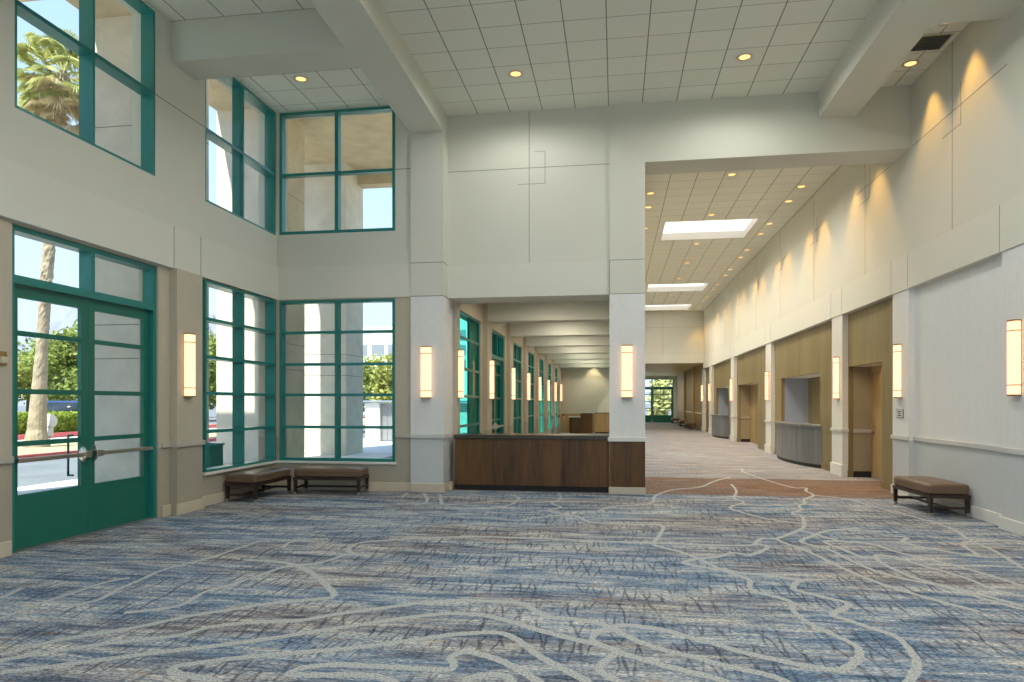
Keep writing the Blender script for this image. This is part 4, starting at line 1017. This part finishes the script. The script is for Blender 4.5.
def fan_leaf(bm, base, direc, L, R, droop, rg):
    d = direc.normalized(); up = Vector((0, 0, 1)); side = d.cross(up)
    if side.length < 0.1: side = Vector((1, 0, 0))
    side.normalize(); nrm = side.cross(d).normalized()
    tip = base + d * L - up * droop * 0.3
    b0_, b1_ = base + side * 0.02, base - side * 0.02
    bm.faces.new([bm.verts.new(p) for p in (b0_, b1_, tip - side * 0.02, tip + side * 0.02)])
    n = 22; prev = None
    for k in range(n):
        a0 = -1.95 + 3.9 * k / n; a1 = -1.95 + 3.9 * (k + 0.8) / n; am = (a0 + a1) / 2
        def P(a, r, lift): 
            q = d * math.cos(a) + side * math.sin(a)
            return tip + q * r + nrm * lift - up * (droop * (r / R) ** 2 * 0.5)
        r_ = R * (1 - 0.18 * abs(am) / 1.95) * rg.uniform(0.9, 1.08)
        m1 = P(am, r_ * 0.62, 0.05); e = P(am, r_, -0.02)
        v0 = bm.verts.new(tip); va = bm.verts.new(P(a0, r_ * 0.62, -0.03)); vm = bm.verts.new(m1); vb = bm.verts.new(P(a1, r_ * 0.62, -0.03)); ve = bm.verts.new(e)
        bm.faces.new((v0, va, vm)); bm.faces.new((v0, vm, vb)); bm.faces.new((va, ve, vm)); bm.faces.new((vm, ve, vb))
top = trunk_c(PH); rg = random.Random(11)
bm = bmesh.new()
for k in range(54):
    a = rg.random() * 2 * PI; el = rg.uniform(-0.95, 1.4)
    d = Vector((math.cos(a) * math.cos(el), math.sin(a) * math.cos(el), math.sin(el)))
    fan_leaf(bm, Vector((top.x, top.y, PH + 0.05)), d, rg.uniform(0.7, 1.5), rg.uniform(0.5, 0.75), 0.25 + 0.5 * rg.random(), rg)
obj('fronds', bm, 'frond', t, normals=False)
bm = bmesh.new()
for k in range(30):
    a = rg.random() * 2 * PI; el = rg.uniform(-1.2, 0.5)
    d = Vector((math.cos(a) * math.cos(el), math.sin(a) * math.cos(el), math.sin(el)))
    fan_leaf(bm, Vector((top.x, top.y, PH - rg.uniform(0.0, 1.2))), d, rg.uniform(0.5, 0.95), rg.uniform(0.45, 0.7), 0.7, rg)
obj('dry_skirt', bm, 'dead', t, normals=False)

# hills
bm = bmesh.new(); nx, prev = 160, None; rg = random.Random(2)
def ridge(u): return 0.55 + 0.20 * math.sin(u * 5.3 + 0.4) + 0.12 * math.sin(u * 13.7 + 1) + 0.06 * math.sin(u * 31 + 2) + 0.035 * math.sin(u * 67)
rows = []
for j in range(9):
    row = []
    for i in range(nx + 1):
        u = i / nx; ang = PI * (0.35 + 0.62 * u)
        rad = 1250 + 75 * j
        fall = min(1.0, max(0.06, (u - 0.44) / 0.10)); h = fall * (j / 8) ** 0.9 * ridge(u) * 420 + (12 * math.sin(i * 1.9 + j * 2.2) + 9 * math.sin(i * 0.8 - j)) * (j / 8)
        row.append(bm.verts.new((rad * math.cos(ang), rad * math.sin(ang), h - 2)))
    rows.append(row)
for a, b in zip(rows, rows[1:]):
    for i in range(nx): bm.faces.new((a[i], a[i + 1], b[i + 1], b[i]))
struct(obj('hills', bm, 'hill', smooth=False))

# cars
def car(x, y, rz, label, paint, kind='sedan', col=None):
    t = empty('parked_car', (x, y, -0.06), rz); tag(t, label, 'car', 'parked cars')
    m = m_plain('car_paint', paint, 0.25, 0.2)
    Lh = 2.25; 
    body = [(-2.25, 0.35), (-2.2, 0.72), (-1.7, 0.86), (-1.35, 0.9), (1.2, 0.92), (1.75, 0.95), (2.2, 0.86), (2.25, 0.4), (2.1, 0.25), (-2.1, 0.25)]
    if kind == 'van': cab = [(-1.6, 0.88), (-0.75, 1.72), (2.0, 1.76), (2.2, 0.9)]
    else: cab = [(-1.05, 0.88), (-0.4, 1.40), (0.85, 1.42), (1.65, 0.92)]
    def ext(poly, w, w2=None):
        bm = bmesh.new(); w2 = w2 or w; zmax = max(p[1] for p in poly); zmin = min(p[1] for p in poly)
        def ww(z): return w + (w2 - w) * (z - zmin) / (zmax - zmin)
        a = [bm.verts.new((p[0], -ww(p[1]), p[1])) for p in poly]; b = [bm.verts.new((p[0], ww(p[1]), p[1])) for p in poly]
        n = len(poly)
        for i in range(n): bm.faces.new((a[i], a[(i + 1) % n], b[(i + 1) % n], b[i]))
        bm.faces.new(a); bm.faces.new(list(reversed(b)))
        bmesh.ops.bevel(bm, geom=bm.edges[:], offset=0.05, segments=2, affect='EDGES')
        return bm
    obj('body', ext(body, 0.9, 0.86), m, t, True)
    gl = obj('windows', ext(cab, 0.83, 0.66), 'carglass', t, True)
    c0, c1 = cab[1], cab[2]
    boxes('roof', [((c0[0] - 0.05, -0.68, c0[1] - 0.07), (c1[0] + 0.05, 0.68, c1[1] + 0.03))], m, t, bev=0.03)
    for sx in (-1.4, 1.4):
        for sy in (-0.82, 0.82):
            bm = bmesh.new(); b_tube(bm, (sx, sy - 0.1, 0.32), (sx, sy + 0.1, 0.32), 0.32, seg=20); w = obj('wheel', bm, 'tyre', t, True)
            bm = bmesh.new(); b_tube(bm, (sx, sy - 0.105, 0.32), (sx, sy + 0.105, 0.32), 0.19, seg=16); obj('hubcap', bm, 'grey', w, True)
    boxes('tail_light', [((2.17, -0.82, 0.62), (2.27, -0.5, 0.8)), ((2.17, 0.5, 0.62), (2.27, 0.82, 0.8))], 'redlamp', t)
car(-33.5, 31.2, -0.75, 'dark red car with tail light showing at the left of the palm trunk', (0.30, 0.05, 0.06))
car(-33.0, 36.5, 0.1, 'blue van parked behind the hedge right of the palm trunk', (0.06, 0.11, 0.26), 'van')
car(-31.6, 40.6, 0.15, 'silver blue car behind the hedge near the door stile', (0.42, 0.47, 0.55))
car(-38.5, 35.0, 0.0, 'pale grey car behind the palm trunk', (0.45, 0.46, 0.48))
car(-25.5, 47.0, 1.2, 'dark car seen through the corner windows beside the pier', (0.05, 0.06, 0.08))

# white office block and the white enclosure
t = empty('office_block', (-30, 92, -0.1)); tag(t, 'white flat roofed office block far beyond the corner windows', 'building')
boxes('wall', [((-14, 0, 0), (16, 14, 12.5)), ((0.5, -1.5, 0), (16, 0, 13.2))], 'wbuild', t)
for x in (-9, -6.5, -4.0, -1.6):
    boxes('window', [((x, -0.04, 8.3), (x + 1.9, 0.02, 9.9))], 'wglass', t)
    boxes('window', [((x, -0.04, 4.2), (x + 1.9, 0.02, 5.8))], 'wglass', t)
for x in (1.2, 3.4, 6.0, 8.2, 11, 13.2):
    for z in (6.2, 8.2, 10.2): boxes('window', [((x, -1.54, z), (x + 1.7, -1.48, z + 1.4))], 'wglass', t)
t = empty('garden_enclosure', (-8.4, 27.3, GZ)); tag(t, 'low white enclosure with grey gate panels outside the alcove window', 'enclosure')
boxes('wall', [((-1.95, 0, 0), (-1.35, 0.5, 1.62)), ((-0.75, 0.1, 0), (2.6, 0.45, 1.62))], 'wbuild', t)
boxes('gate_panel', [((-1.35, 0.2, 0.05), (-1.08, 0.26, 1.6))], 'grey', t); boxes('gate_panel', [((-1.06, 0.2, 0.05), (-0.75, 0.26, 1.6))], 'grey', t)
boxes('grille', [((-0.35, 0.06, 0.45), (-0.05, 0.10, 1.5))], 'vent', t)
boxes('canopy', [((-2.1, -0.15, 1.64), (2.7, 0.8, 1.72))], 'canopy', t, bev=0.02)

# ================================================================== LIGHT
sun_d = bpy.data.lights.new('sun', 'SUN'); sun_d.energy = 8.5; sun_d.angle = 0.009; sun_d.color = (1.0, 0.95, 0.86)
sun = bpy.data.objects.new('sun', sun_d); C.objects.link(sun)
sun.rotation_euler = Vector((0.20, 0.60, -1)).to_track_quat('-Z', 'Y').to_euler()
w = bpy.data.worlds.new('sky'); bpy.context.scene.world = w; w.use_nodes = True
nt = w.node_tree
for n_ in list(nt.nodes): nt.nodes.remove(n_)
out = nt.nodes.new('ShaderNodeOutputWorld'); bg = nt.nodes.new('ShaderNodeBackground'); tc = nt.nodes.new('ShaderNodeTexCoord'); sp = nt.nodes.new('ShaderNodeSeparateXYZ')
nt.links.new(tc.outputs['Generated'], sp.inputs[0])
skyc = ramp(nt, sp.outputs[2], [(0.0, (0.66, 0.76, 0.95)), (0.22, (0.55, 0.69, 0.95)), (0.55, (0.36, 0.55, 0.90)), (1.0, (0.22, 0.40, 0.80))])
nt.links.new(skyc, bg.inputs[0]); bg.inputs[1].default_value = 1.3; nt.links.new(bg.outputs[0], out.inputs[0])

sc = bpy.context.scene
sc.view_settings.view_transform = 'Standard'; sc.view_settings.look = 'None'; sc.view_settings.exposure = 0.34; sc.view_settings.gamma = 1.0
sc.view_settings.use_curve_mapping = False
try:
    sc.cycles.max_bounces = 10; sc.cycles.diffuse_bounces = 6; sc.cycles.transparent_max_bounces = 16; sc.cycles.use_denoising = True; sc.cycles.sample_clamp_indirect = 6
except Exception: pass
